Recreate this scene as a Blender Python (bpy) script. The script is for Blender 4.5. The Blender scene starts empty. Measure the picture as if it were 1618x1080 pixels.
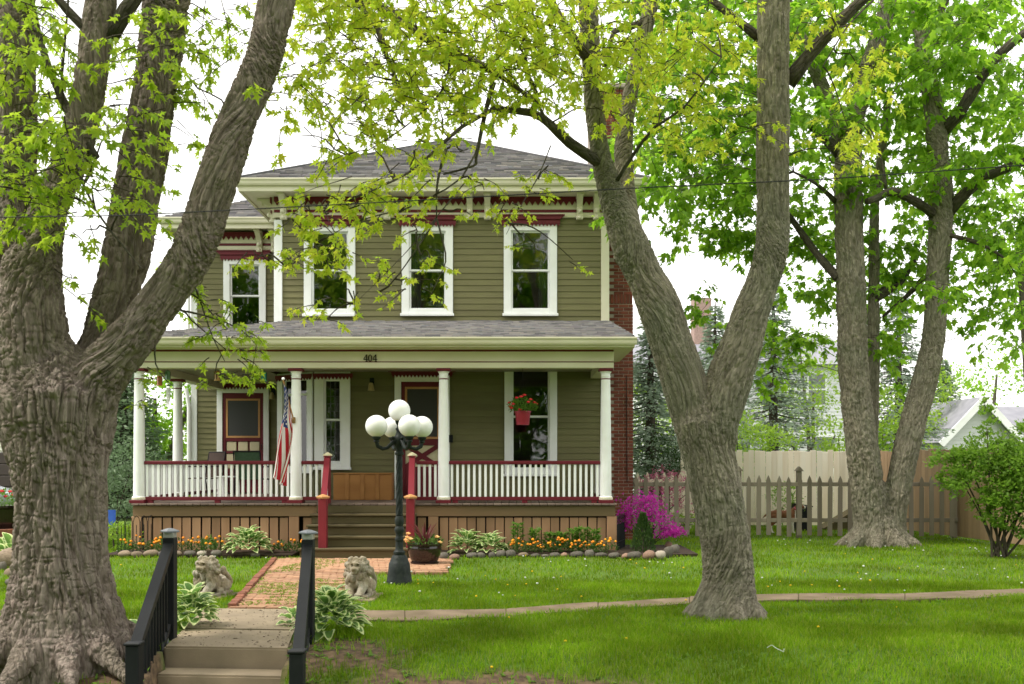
import bpy, bmesh, math, random
import numpy as np
from mathutils import Vector, Matrix
random.seed(7)
rng = np.random.default_rng(11)
R = math.radians
scene = bpy.context.scene
C = scene.collection

# ------------------------------------------------------------------ camera
F = 1573.0            # focal length in photograph pixels (35 mm on a 36 mm sensor)
CAMZ = 1.61           # eye height above the lawn at the house
cam = bpy.data.cameras.new('camera')
cam.lens = 35.0; cam.sensor_width = 36.0; cam.sensor_fit = 'HORIZONTAL'
cam.shift_y = 0.1174; cam.clip_start = 0.05; cam.clip_end = 2000
cam.dof.use_dof = True; cam.dof.focus_distance = 14.5; cam.dof.aperture_fstop = 2.8
camo = bpy.data.objects.new('camera', cam); C.objects.link(camo)
camo.location = (0, 0, CAMZ); camo.rotation_euler = (R(90), 0, 0)
scene.camera = camo

# ------------------------------------------------------------------ sky and sun (bright overcast)
SUN_EL, SUN_AZ = 57, 252      # high, from the left and a little behind the camera
world = bpy.data.worlds.new('World'); scene.world = world; world.use_nodes = True
wn = world.node_tree.nodes; wl = world.node_tree.links; wn.clear()
wo = wn.new('ShaderNodeOutputWorld'); wb = wn.new('ShaderNodeBackground')
sky = wn.new('ShaderNodeTexSky'); sky.sky_type = 'NISHITA'; sky.sun_disc = False
sky.sun_elevation = R(SUN_EL); sky.sun_rotation = R(SUN_AZ); sky.dust_density = 4.0; sky.air_density = 1.0
cover = wn.new('ShaderNodeMix'); cover.data_type = 'RGBA'
cover.inputs[0].default_value = 0.86
cover.inputs[7].default_value = (10.8, 10.6, 10.2, 1)     # even white cloud cover
wl.new(sky.outputs[0], cover.inputs[6]); wl.new(cover.outputs[2], wb.inputs[0])
wb.inputs[1].default_value = 0.088
wl.new(wb.outputs[0], wo.inputs[0])
sl = bpy.data.lights.new('sun', 'SUN'); sl.energy = 1.5; sl.angle = R(12); sl.color = (1, 0.94, 0.84)
so = bpy.data.objects.new('sun', sl); C.objects.link(so)
_d = Vector((math.sin(R(SUN_AZ)) * math.cos(R(SUN_EL)), math.cos(R(SUN_AZ)) * math.cos(R(SUN_EL)), math.sin(R(SUN_EL))))
so.rotation_euler = _d.to_track_quat('Z', 'Y').to_euler()
so.location = _d * 60
vs = scene.view_settings
vs.view_transform = 'Standard'; vs.look = 'None'; vs.gamma = 1; vs.exposure = 1.3; vs.use_curve_mapping = False
scene.render.engine = 'CYCLES'

# ------------------------------------------------------------------ helpers
def at(x, y, Y):      # photograph pixel + distance -> point of the place
    return Vector(((x - 809) / F * Y, Y, CAMZ - (y - 730) / F * Y))
def ground(x, y):     # photograph pixel of a point standing on the lawn
    Y = F * CAMZ / (y - 730); return Vector(((x - 809) / F * Y, Y, 0))

class MB:
    def __init__(s): s.v = []; s.f = []; s.m = []
    def add(s, vs_, fs_, mi=0):
        o = len(s.v); s.v.extend([tuple(p) for p in vs_])
        for f in fs_: s.f.append(tuple(i + o for i in f)); s.m.append(mi)
        return s
    def box(s, x0, x1, y0, y1, z0, z1, mi=0, M=None):
        p = [(x0,y0,z0),(x1,y0,z0),(x1,y1,z0),(x0,y1,z0),(x0,y0,z1),(x1,y0,z1),(x1,y1,z1),(x0,y1,z1)]
        if M is not None: p = [M @ Vector(q) for q in p]
        return s.add(p, [(0,3,2,1),(4,5,6,7),(0,1,5,4),(1,2,6,5),(2,3,7,6),(3,0,4,7)], mi)
    def cbox(s, x0, x1, y0, y1, z0, z1, c=.006, mi=0):      # box with chamfered edges
        bm = bmesh.new(); bmesh.ops.create_cube(bm, size=1)
        for v in bm.verts: v.co = Vector((x0+(v.co.x+.5)*(x1-x0), y0+(v.co.y+.5)*(y1-y0), z0+(v.co.z+.5)*(z1-z0)))
        bmesh.ops.bevel(bm, geom=list(bm.edges), offset=c, segments=1, affect='EDGES')
        bm.verts.index_update()
        s.add([v.co.copy() for v in bm.verts], [[v.index for v in f.verts] for f in bm.faces], mi); bm.free(); return s
    def prism(s, poly, a0, a1, axis='y', mi=0):             # polygon (u,w) extruded along an axis
        n = len(poly)
        def P(u, w, a): return (u, a, w) if axis == 'y' else ((a, u, w) if axis == 'x' else (u, w, a))
        vs_ = [P(u, w, a0) for u, w in poly] + [P(u, w, a1) for u, w in poly]
        fs_ = [tuple(range(n)), tuple(range(2*n-1, n-1, -1))] + [(i, i+n, (i+1) % n + n, (i+1) % n) for i in range(n)]
        return s.add(vs_, fs_, mi)
    def bar(s, a, b, w, h=None, mi=0):                      # square bar between two points
        a = Vector(a); b = Vector(b); h = h or w; d = (b-a).normalized()
        u = Vector((0,0,1)) if abs(d.z) < .95 else Vector((1,0,0))
        x = d.cross(u).normalized(); z = x.cross(d)
        vs_ = [p + x*sx*w/2 + z*sz*h/2 for p in (a, b) for sx, sz in ((-1,-1),(1,-1),(1,1),(-1,1))]
        return s.add(vs_, [(3,2,1,0),(4,5,6,7),(0,1,5,4),(1,2,6,5),(2,3,7,6),(3,0,4,7)], mi)
    def tube(s, pts, rad, n=8, mi=0, cap=True):
        pts = [Vector(p) for p in pts]; k = len(pts)
        if not hasattr(rad, '__len__'): rad = [rad]*k
        ref = None; vs_ = []
        for i, p in enumerate(pts):
            d = (pts[min(i+1,k-1)] - pts[max(i-1,0)]).normalized()
            if ref is None: ref = d.orthogonal().normalized()
            ref = (ref - d*ref.dot(d)); ref = ref.normalized() if ref.length > 1e-6 else d.orthogonal().normalized()
            b = d.cross(ref)
            for j in range(n):
                a = 2*math.pi*j/n; vs_.append(p + (ref*math.cos(a) + b*math.sin(a))*rad[i])
        fs_ = [(i*n+j, i*n+(j+1) % n, (i+1)*n+(j+1) % n, (i+1)*n+j) for i in range(k-1) for j in range(n)]
        if cap: fs_ += [tuple(range(n-1, -1, -1)), tuple(range((k-1)*n, k*n))]
        return s.add(vs_, fs_, mi)
    def lathe(s, prof, c=(0,0,0), n=20, mi=0, twist=None):  # (radius, height) profile round z
        vs_ = []; k = len(prof)
        for i, (r, z) in enumerate(prof):
            for j in range(n):
                a = 2*math.pi*j/n; rr = r
                if twist: rr = r*twist(a, z)
                vs_.append((c[0]+rr*math.cos(a), c[1]+rr*math.sin(a), c[2]+z))
        fs_ = [(i*n+j, i*n+(j+1) % n, (i+1)*n+(j+1) % n, (i+1)*n+j) for i in range(k-1) for j in range(n)]
        fs_ += [tuple(range(n-1, -1, -1)), tuple(range((k-1)*n, k*n))]
        return s.add(vs_, fs_, mi)
    def sphere(s, c, r, n=16, mi=0, sc=(1,1,1)):
        k = n//2; prof = [(max(1e-4, r*math.sin(math.pi*i/k)), -r*math.cos(math.pi*i/k)) for i in range(k+1)]
        o = len(s.v); s.lathe(prof, (0,0,0), n, mi)
        for i in range(o, len(s.v)):
            x, y, z = s.v[i]; s.v[i] = (c[0]+x*sc[0], c[1]+y*sc[1], c[2]+z*sc[2])
        return s
    def mesh(s, name, mats, smooth=False):
        me = bpy.data.meshes.new(name); me.from_pydata(s.v, [], s.f)
        for m in (mats if isinstance(mats, (list, tuple)) else [mats]): me.materials.append(m)
        if any(s.m): me.polygons.foreach_set('material_index', s.m)
        if smooth:
            me.polygons.foreach_set('use_smooth', [True]*len(me.polygons))
            if smooth != 'all':
                try: me.set_sharp_from_angle(angle=R(40))
                except Exception: pass
        me.update(); return me
    def build(s, name, mats, parent=None, smooth=False, loc=None, rotz=0):
        return put(name, s.mesh(name, mats, smooth), parent, loc, rotz)

def put(name, me, parent=None, loc=None, rotz=0, scale=None, rot=None):
    o = bpy.data.objects.new(name, me); C.objects.link(o)
    if loc is not None: o.location = loc
    if rot is not None: o.rotation_euler = rot
    elif rotz: o.rotation_euler = (0, 0, rotz)
    if scale is not None: o.scale = scale
    if parent is not None:
        o.parent = parent
        if parent.get('_w'): o.matrix_parent_inverse = Matrix.Translation(-Vector(parent.location))
    return o
def tag(o, label=None, cat=None, group=None, kind=None):
    if label: o['label'] = label
    if cat: o['category'] = cat
    if group: o['group'] = group
    if kind: o['kind'] = kind
    return o
def thing(name, label, cat, loc=(0,0,0), rotz=0, group=None, world_parts=False):
    o = bpy.data.objects.new(name, None); C.objects.link(o); o.location = loc; o.rotation_euler = (0,0,rotz)
    o.empty_display_size = .2
    if world_parts: o['_w'] = 1          # parts are given in place coordinates
    return tag(o, label, cat, group)
def copy_tree(o, parent=None):
    c = o.copy(); C.objects.link(c); c.parent = parent
    for ch in list(o.children): copy_tree(ch, c)
    return c
def npmesh(name, v, tris, mats, smooth=False, quads=None):
    me = bpy.data.meshes.new(name)
    v = np.asarray(v, np.float32); t = np.asarray(tris, np.int32)
    k = t.shape[1]
    me.vertices.add(len(v)); me.vertices.foreach_set('co', v.ravel())
    me.loops.add(t.size); me.loops.foreach_set('vertex_index', t.ravel())
    me.polygons.add(len(t)); me.polygons.foreach_set('loop_start', np.arange(0, t.size, k, dtype=np.int32))
    me.polygons.foreach_set('loop_total', np.full(len(t), k, np.int32))
    if smooth: me.polygons.foreach_set('use_smooth', np.ones(len(t), bool))
    for m in (mats if isinstance(mats, (list, tuple)) else [mats]): me.materials.append(m)
    me.update(calc_edges=True); return me

# smooth value noise in numpy
def _hash(i, j, k, seed):
    n = (i*374761393 + j*668265263 + k*2147483647 + seed*1274126177) & 0xffffffff
    n = ((n ^ (n >> 13)) * 1274126177) & 0xffffffff
    n = ((n ^ (n >> 16)) * 2246822519) & 0xffffffff
    return ((n ^ (n >> 15)) & 0xffffff) / float(0xffffff)
def vnoise(p, seed=0):
    p = np.asarray(p, np.float64); i = np.floor(p).astype(np.int64); f = p - i; f = f*f*(3-2*f)
    out = np.zeros(len(p))
    for a in (0, 1):
        for b in (0, 1):
            for c in (0, 1):
                w = (f[:,0] if a else 1-f[:,0])*(f[:,1] if b else 1-f[:,1])*(f[:,2] if c else 1-f[:,2])
                out += w*_hash(i[:,0]+a, i[:,1]+b, i[:,2]+c, seed)
    return out
def fbm(p, o=3, seed=0):
    p = np.asarray(p, np.float64); s = 0; a = .5; t = 0
    for k in range(o): s = s + a*vnoise(p*(2.03**k), seed+k); t += a; a *= .5
    return s/t

# ------------------------------------------------------------------ materials
MATS = {}
def lin(r, g, b):
    f = lambda c: (c/255/12.92) if c/255 <= .04045 else ((c/255+.055)/1.055)**2.4
    return (f(r), f(g), f(b))
def pm(name, c1, c2=None, scale=4, rough=.7, bump=0, bscale=None, stretch=(1,1,1), objvar=0, spec=.3, detail=6,
       ramp=(.35,.65), c3=None, scale3=1.0, amt3=.5, coord='Object', metallic=0, bdist=.01):
    m = bpy.data.materials.new(name); m.use_nodes = True; nt = m.node_tree; N = nt.nodes; L = nt.links
    b = N['Principled BSDF']; b.inputs['Roughness'].default_value = rough; b.inputs['Specular IOR Level'].default_value = spec
    b.inputs['Metallic'].default_value = metallic
    c2 = c2 or tuple(x*.8 for x in c1)
    tc = N.new('ShaderNodeTexCoord'); mp = N.new('ShaderNodeMapping'); mp.inputs['Scale'].default_value = stretch
    if coord == 'World':
        g = N.new('ShaderNodeNewGeometry'); L.new(g.outputs['Position'], mp.inputs[0])
    else: L.new(tc.outputs[coord], mp.inputs[0])
    oi = N.new('ShaderNodeObjectInfo')
    if objvar:      # shift the pattern from piece to piece
        add = N.new('ShaderNodeVectorMath'); add.operation = 'MULTIPLY_ADD'
        L.new(oi.outputs['Random'], add.inputs[0]); add.inputs[1].default_value = (37,51,23); L.new(mp.outputs[0], add.inputs[2]); vec = add.outputs[0]
    else: vec = mp.outputs[0]
    nz = N.new('ShaderNodeTexNoise'); nz.inputs['Scale'].default_value = scale; nz.inputs['Detail'].default_value = detail; L.new(vec, nz.inputs['Vector'])
    cr = N.new('ShaderNodeValToRGB'); cr.color_ramp.elements[0].position = ramp[0]; cr.color_ramp.elements[1].position = ramp[1]
    cr.color_ramp.elements[0].color = (*c1, 1); cr.color_ramp.elements[1].color = (*c2, 1)
    L.new(nz.outputs['Fac'], cr.inputs[0]); col = cr.outputs[0]
    if c3:
        n3 = N.new('ShaderNodeTexNoise'); n3.inputs['Scale'].default_value = scale3; n3.inputs['Detail'].default_value = 4; L.new(vec, n3.inputs['Vector'])
        r3 = N.new('ShaderNodeValToRGB'); r3.color_ramp.elements[0].position = .45; r3.color_ramp.elements[1].position = .68
        r3.color_ramp.elements[0].color = (0,0,0,1); r3.color_ramp.elements[1].color = (amt3,amt3,amt3,1); L.new(n3.outputs['Fac'], r3.inputs[0])
        mx = N.new('ShaderNodeMix'); mx.data_type = 'RGBA'; L.new(r3.outputs[0], mx.inputs[0]); L.new(col, mx.inputs[6]); mx.inputs[7].default_value = (*c3, 1); col = mx.outputs[2]
    if objvar:
        mr = N.new('ShaderNodeMapRange'); mr.inputs[3].default_value = 1-objvar; mr.inputs[4].default_value = 1+objvar; L.new(oi.outputs['Random'], mr.inputs[0])
        hs = N.new('ShaderNodeHueSaturation'); L.new(mr.outputs[0], hs.inputs['Value']); L.new(col, hs.inputs['Color']); col = hs.outputs[0]
    L.new(col, b.inputs['Base Color'])
    if bump:
        n2 = N.new('ShaderNodeTexNoise'); n2.inputs['Scale'].default_value = bscale or scale*4; n2.inputs['Detail'].default_value = 6; L.new(vec, n2.inputs['Vector'])
        bp = N.new('ShaderNodeBump'); bp.inputs['Strength'].default_value = bump; bp.inputs['Distance'].default_value = bdist
        L.new(n2.outputs['Fac'], bp.inputs['Height']); L.new(bp.outputs[0], b.inputs['Normal'])
    MATS[name] = m; return m

def leafmat(name, cols, trans=.45, rough=.5, islands=True):
    m = bpy.data.materials.new(name); m.use_nodes = True; nt = m.node_tree; N = nt.nodes; L = nt.links; N.clear()
    out = N.new('ShaderNodeOutputMaterial'); geo = N.new('ShaderNodeNewGeometry'); oi = N.new('ShaderNodeObjectInfo')
    cr = N.new('ShaderNodeValToRGB'); e = cr.color_ramp.elements
    while len(e) < len(cols): e.new(.5)
    for i, c in enumerate(cols): e[i].position = i/(len(cols)-1); e[i].color = (*c, 1)
    L.new(geo.outputs['Random Per Island'] if islands else oi.outputs['Random'], cr.inputs[0])
    d = N.new('ShaderNodeBsdfPrincipled'); d.inputs['Roughness'].default_value = rough; d.inputs['Specular IOR Level'].default_value = .25
    t = N.new('ShaderNodeBsdfTranslucent'); mx = N.new('ShaderNodeMixShader'); mx.inputs[0].default_value = trans
    hs = N.new('ShaderNodeHueSaturation'); hs.inputs['Value'].default_value = 2.1; hs.inputs['Saturation'].default_value = 1.0
    L.new(cr.outputs[0], d.inputs['Base Color']); L.new(cr.outputs[0], hs.inputs['Color']); L.new(hs.outputs[0], t.inputs['Color'])
    L.new(d.outputs[0], mx.inputs[1]); L.new(t.outputs[0], mx.inputs[2]); L.new(mx.outputs[0], out.inputs[0])
    MATS[name] = m; return m

SIDING = pm('olive_paint', (.165,.155,.070), (.145,.136,.062), 1.5, .65, .12, 30, (1,1,5), objvar=.09, c3=(.14,.125,.062), scale3=2.5, amt3=.5)
CREAM = pm('cream_paint', (.70,.665,.53), (.64,.60,.47), 1.3, .5, .05, 25)
WHITE = pm('white_paint', (.86,.87,.88), (.81,.82,.83), 1.5, .5, .08, 25, c3=(.70,.69,.66), scale3=3.5, amt3=.3)
BURG = pm('burgundy_paint', (.135,.012,.022), (.115,.010,.019), 2, .5, .05, 20)
REDPOST = pm('red_paint', (.19,.018,.028), (.16,.015,.024), 2, .5, .05, 20)
WOOD = pm('stained_wood', (.40,.235,.135), (.28,.16,.088), 2.2, .65, .3, 14, (1,1,.16), objvar=.22, c3=(.19,.13,.07), scale3=1.2, amt3=.45)
WOODH = pm('stained_wood_rim', (.30,.18,.10), (.21,.125,.068), 2.2, .65, .3, 14, (.16,1,1), c3=(.09,.08,.035), scale3=1.6, amt3=.6)
DECK = pm('deck_boards', (.19,.14,.115), (.14,.10,.082), 2, .7, .3, 14, (1,.12,1), objvar=.15)
STEPW = pm('weathered_step_wood', (.115,.085,.042), (.075,.062,.028), 2.5, .8, .35, 14, (.16,1,1), objvar=.12, c3=(.085,.085,.03), scale3=2, amt3=.35)
CRATE = pm('golden_pine', (.40,.19,.062), (.30,.135,.042), 2.4, .6, .2, 14, (.2,1,1), objvar=.12)
BRICK = pm('red_brick', (.20,.055,.036), (.14,.040,.028), 9, .85, .5, 60, objvar=.24)
MORTAR = pm('mortar', (.36,.31,.27), (.29,.25,.215), 14, .9, .3, 60)
PAVER = pm('clay_paver', (.37,.205,.125), (.28,.15,.09), 7, .9, .5, 50, objvar=.24, c3=(.32,.225,.135), scale3=5, amt3=.6)
JOINT = pm('sandy_joint', (.16,.125,.07), (.13,.15,.05), 5, .95, .5, 40, coord='World')
MOSS = leafmat('moss', [(.20,.24,.03),(.13,.19,.02),(.26,.27,.05)], .2)
def conc():
    m = pm('concrete', (.31,.245,.17), (.225,.178,.122), 2.2, .9, .5, 90, coord='World', c3=(.15,.12,.08), scale3=1.4, amt3=.75, bdist=.004)
    return m
CONC = conc()
PATHC = pm('worn_path_concrete', (.25,.185,.125), (.17,.125,.08), 3, .95, .5, 60, coord='World', c3=(.13,.10,.055), scale3=2.2, amt3=.7)
SHING = bpy.data.materials.new('asphalt_shingle')
SHING.use_nodes = True
def _sh():
    N = SHING.node_tree.nodes; L = SHING.node_tree.links; b = N['Principled BSDF']; b.inputs['Roughness'].default_value = .95; b.inputs['Specular IOR Level'].default_value = .15
    g = N.new('ShaderNodeNewGeometry'); cr = N.new('ShaderNodeValToRGB'); e = cr.color_ramp.elements
    cs = [(.12,.112,.117),(.23,.22,.215),(.17,.15,.165),(.10,.10,.107),(.25,.22,.195),(.165,.17,.19)]
    while len(e) < len(cs): e.new(.5)
    for i, c in enumerate(cs): e[i].position = i/(len(cs)-1); e[i].color = (*c, 1)
    L.new(g.outputs['Random Per Island'], cr.inputs[0])
    nz = N.new('ShaderNodeTexNoise'); nz.inputs['Scale'].default_value = 90; L.new(g.outputs['Position'], nz.inputs['Vector'])
    mx = N.new('ShaderNodeMix'); mx.data_type = 'RGBA'; mx.blend_type = 'MULTIPLY'; mx.inputs[0].default_value = .5
    L.new(cr.outputs[0], mx.inputs[6]); L.new(nz.outputs['Color'], mx.inputs[7])
    hs = N.new('ShaderNodeHueSaturation'); hs.inputs['Saturation'].default_value = .7; hs.inputs['Value'].default_value = 1.25
    L.new(mx.outputs[2], hs.inputs['Color']); L.new(hs.outputs[0], b.inputs['Base Color'])
    bp = N.new('ShaderNodeBump'); bp.inputs['Strength'].default_value = .4; bp.inputs['Distance'].default_value = .004
    L.new(nz.outputs['Fac'], bp.inputs['Height']); L.new(bp.outputs[0], b.inputs['Normal'])
_sh()
METAL = pm('black_metal', (.008,.009,.011), (.011,.012,.014), 6, .55, .06, 60, spec=.2)
IRON = pm('weathered_cast_iron', (.012,.016,.016), (.022,.028,.026), 7, .5, .3, 40, spec=.15, c3=(.07,.085,.075), scale3=22, amt3=.18)
GLOBE = pm('opal_globe', (.86,.86,.86), (.84,.84,.84), 2, .35, spec=.5)
STONEST = pm('weathered_cast_stone', (.30,.25,.175), (.18,.15,.10), 9, .95, .6, 60, c3=(.45,.42,.36), scale3=7, amt3=.7)
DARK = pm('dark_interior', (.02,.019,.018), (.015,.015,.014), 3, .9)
CURT = pm('curtain_cloth', (.46,.47,.46), (.40,.41,.40), 4, .9, .1, 20)
TAN = pm('tan_screen_frame', (.52,.27,.11), (.45,.23,.09), 4, .5)
SCREEN = pm('screen_mesh', (.035,.032,.036), (.028,.026,.030), 60, .45, spec=.5)
PANEL = pm('cream_panel_paint', (.60,.54,.36), (.55,.49,.32), 2, .5)
SOIL = pm('dark_soil', (.045,.028,.018), (.025,.016,.010), 12, .95, .8, 60, coord='World')
TWIG = pm('twig_bark', (.075,.06,.045), (.05,.042,.03), 8, .9)
def glassmat():
    m = bpy.data.materials.new('window_glass'); m.use_nodes = True; N = m.node_tree.nodes; L = m.node_tree.links; N.clear()
    o = N.new('ShaderNodeOutputMaterial'); g = N.new('ShaderNodeBsdfGlossy'); g.inputs['Roughness'].default_value = .015
    t = N.new('ShaderNodeBsdfTransparent'); t.inputs[0].default_value = (.62,.66,.64,1)
    f = N.new('ShaderNodeFresnel'); f.inputs[0].default_value = 1.75; mx = N.new('ShaderNodeMixShader')
    nz = N.new('ShaderNodeTexNoise'); nz.inputs['Scale'].default_value = 1.7; nz.inputs['Detail'].default_value = 1
    bp = N.new('ShaderNodeBump'); bp.inputs['Strength'].default_value = .06; bp.inputs['Distance'].default_value = .05
    L.new(nz.outputs['Fac'], bp.inputs['Height']); L.new(bp.outputs[0], g.inputs['Normal'])
    L.new(f.outputs[0], mx.inputs[0]); L.new(t.outputs[0], mx.inputs[1]); L.new(g.outputs[0], mx.inputs[2]); L.new(mx.outputs[0], o.inputs[0])
    return m
GLASS = glassmat()
# ================================================================== GROUND
YK = [(-400,-.8),(4.6,-.8),(6.4,-.62),(7.9,-.13),(8.5,0),(400,0)]
def gz(x, y):
    z = np.interp(y, [k[0] for k in YK], [k[1] for k in YK])
    return z
def gnoise(x, y):
    p = np.stack([np.asarray(x)*.8, np.asarray(y)*.8, np.zeros_like(np.asarray(x, float))], 1)
    return (vnoise(p, 5)-.5)*.05
def stepcut(x, y):      # the bank is cut away where the steps go down
    b = (y - 8.67 + .085*(x+3.04))/(1+.085*.152); a = x + 3.04 + .152*b
    return ((a > .03) & (a < 1.09) & (b < .30) & (b > -1.6)).astype(float)
def lawn_z(x, y): return gz(x, y) + gnoise(x, y) - .012
gx = np.concatenate([[-400,-120,-60,-30], np.arange(-16, -7, .5), np.arange(-7, 3.0, .08), np.arange(3, 18.01, .5), [30,60,120,400]])
gy = np.concatenate([[-400,-100,-40,-10,0,3,4.6], np.arange(5.5, 10.0, .08), np.arange(10, 30.01, .5), [36,48,80,150,400]])
GX, GY = np.meshgrid(gx, gy, indexing='ij')
GZ = lawn_z(GX.ravel(), GY.ravel()) - .6*stepcut(GX.ravel(), GY.ravel())
nx, ny = len(gx), len(gy)
q = [(i*ny+j, (i+1)*ny+j, (i+1)*ny+j+1, i*ny+j+1) for i in range(nx-1) for j in range(ny-1)]
def px(x, Y): return (x-809)/F*Y
def pz(y, Y): return CAMZ-(y-730)/F*Y
def bare(x, y):      # trodden and shaded bare soil: round the big roots, under the hosta and in the front bank
    d1 = np.hypot((x-px(100,8.4)-.2)/1.2, (y-8.15)/.7); d2 = np.hypot((x-px(535,8.6))/.7, (y-8.55)/.6); d3 = np.hypot((x-px(800,7.8))/1.6, (y-7.72)/.42)
    nz = fbm(np.stack([x*3,y*3,np.zeros_like(x)],1), 3, 77); return np.minimum(np.minimum(d1,d2),d3) + (nz-.5)*1.1
TURF = pm('turf_ground', (.065,.125,.012), (.085,.16,.016), 2.2, .95, .6, 60, coord='World', c3=(.11,.12,.03), scale3=.7, amt3=.4)
def _soilmix():
    N = TURF.node_tree.nodes; L = TURF.node_tree.links; b_ = N['Principled BSDF']; src = b_.inputs['Base Color'].links[0].from_socket
    at_ = N.new('ShaderNodeAttribute'); at_.attribute_name = 'bare'; g_ = N.new('ShaderNodeNewGeometry'); nz = N.new('ShaderNodeTexNoise'); nz.inputs['Scale'].default_value = 14; nz.inputs['Detail'].default_value = 7; L.new(g_.outputs['Position'], nz.inputs['Vector'])
    cr = N.new('ShaderNodeValToRGB'); cr.color_ramp.elements[0].position = .35; cr.color_ramp.elements[1].position = .7; cr.color_ramp.elements[0].color = (.05,.032,.02,1); cr.color_ramp.elements[1].color = (.16,.105,.06,1); L.new(nz.outputs['Fac'], cr.inputs[0])
    mx = N.new('ShaderNodeMix'); mx.data_type = 'RGBA'; L.new(at_.outputs['Fac'], mx.inputs[0]); L.new(src, mx.inputs[6]); L.new(cr.outputs[0], mx.inputs[7]); L.new(mx.outputs[2], b_.inputs['Base Color'])
_soilmix()
gme = npmesh('ground', np.stack([GX.ravel(), GY.ravel(), GZ], 1), q, TURF, True)
_b = gme.attributes.new('bare', 'FLOAT', 'POINT'); _b.data.foreach_set('value', np.clip((1.25-bare(GX.ravel(), GY.ravel()))/.5, 0, 1).astype(np.float32))
put('ground', gme); tag(bpy.data.objects['ground'], 'green lawn ground of the front yard', kind='structure')

# concrete landing, steps and brick walk share a slightly skewed frame
LU = Vector((-.152, 1, 0)); LV = Vector((1, -.085, 0)); LO = Vector((-3.04, 8.67, 0))
def lp(a, b, z=0): p = LO + LV*a + LU*b; return Vector((p.x, p.y, z))
def slab(name, a0, a1, b0, b1, z0, z1, m, parent=None, jit=0, c=.012):
    bm = bmesh.new()
    top = [bm.verts.new(lp(a, b, z1)) for a, b in ((a0,b0),(a1,b0),(a1,b1),(a0,b1))]
    bot = [bm.verts.new(lp(a, b, z0)) for a, b in ((a0,b0),(a1,b0),(a1,b1),(a0,b1))]
    bm.faces.new(top); bm.faces.new(bot[::-1])
    for i in range(4): bm.faces.new((bot[i], bot[(i+1) % 4], top[(i+1) % 4], top[i]))
    bmesh.ops.bevel(bm, geom=[e for e in bm.edges], offset=c, segments=2, affect='EDGES')
    me = bpy.data.meshes.new(name); bm.to_mesh(me); bm.free(); me.materials.append(m)
    return put(name, me, parent)
cs = slab('concrete_steps', 0, 1.12, .02, .94, -.6, 0.004, CONC, c=.018)
tag(cs, 'tan concrete landing and steps between the two black handrails', 'steps')
for k in range(1, 5): slab('step', -.035*k, 1.12+.02*k, -.30*k, -.30*(k-1)+.02-.025, -.8, -.172*k, CONC, cs, c=.018)
slab('slab', .0, 1.12, .955, 2.27, -.3, .008, CONC, cs)

# brick walk
bw = MB()
def wl_(y): return -3.14 - .152*(y-10.97)
bw.add([(wl_(10.9),10.9,.004),(wl_(10.9)+1.26,10.8,.004),(wl_(14.45)+1.30,14.45,.004),(-.97,14.45,.004),(-.97,16.6,.004),(wl_(16.6),16.6,.004)], [(0,1,2,3,4,5)])
walk = bw.build('brick_walk', JOINT); tag(walk, 'mossy red brick walk leading to the porch stairs', kind='structure')
pv = MB().cbox(-.0965,.0965,-.046,.046,-.03,.022,.005).mesh('paver', PAVER)
rows = []
b = 0; y = 10.96
while y < 16.5:
    x0 = wl_(y)+.13; x1 = wl_(y)+1.27 if y < 14.45 else -.99
    x = x0 + (.1 if b % 2 else 0) + random.uniform(-.012,.012)
    while x < x1-.02:
        rows.append((y + (x-x0)*-.02, x)); x += .2035
    b += 1; y += .0985
rows.sort(key=lambda t: t[0])
rest = MB()
for i, (y, x) in enumerate(rows):
    z = random.gauss(0,.003); rz = random.gauss(.0,.012) - .05
    if i < 262: put('paver', pv, walk, (x, y, z), rot=(random.gauss(0,.012), random.gauss(0,.012), rz))
    else:
        M = Matrix.Translation((x, y, z)) @ Matrix.Rotation(rz, 4, 'Z')
        rest.add([M @ v.co for v in pv.vertices], [tuple(p.vertices) for p in pv.polygons])
tag(rest.build('distant_pavers', PAVER, walk), kind='stuff')
EDGEB = pm('dark_edging_brick', (.25,.10,.06), (.18,.07,.045), 7, .9, .5, 50, objvar=.2)
ev = MB().cbox(-.045,.045,-.098,.098,-.05,.05,.007).mesh('edging_brick', EDGEB)
y = 11.08
while y < 16.4:
    put('edging_brick', ev, walk, (wl_(y)+.055, y, random.gauss(0,.006)), rot=(random.gauss(0,.02), random.gauss(0,.03), .152)); y += .205
mv = []; mf = []
for k in range(2600):
    y = random.uniform(11.0, 16.3); t = abs(random.gauss(0,.45)) if random.random() < .5 else random.random()
    x = wl_(y) + .12 + 1.15*min(1, t); y = 10.96 + round((y-10.96)/.0985)*.0985 + .049 + random.gauss(0,.010)
    if random.random() < .4: y += random.uniform(-.04,.04); x = wl_(y)+.13+round((x-wl_(y)-.13)/.10175)*.10175
    if vnoise(np.array([[x*1.6, y*1.2, 3.]]), 9)[0] < .47: continue
    for j in range(4):
        a = random.uniform(0,6.28); s = random.uniform(.012,.03); mx_ = x+random.gauss(0,.018); my_ = y+random.gauss(0,.012); h = random.uniform(.022,.038)
        o = len(mv); mv += [(mx_,my_,.012),(mx_+s*math.cos(a),my_+s*math.sin(a),h),(mx_+s*math.cos(a+.9),my_+s*math.sin(a+.9),h*.8)]; mf.append((o,o+1,o+2))
tag(put('moss', npmesh('moss', mv, mf, MOSS), walk), kind='stuff')

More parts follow.
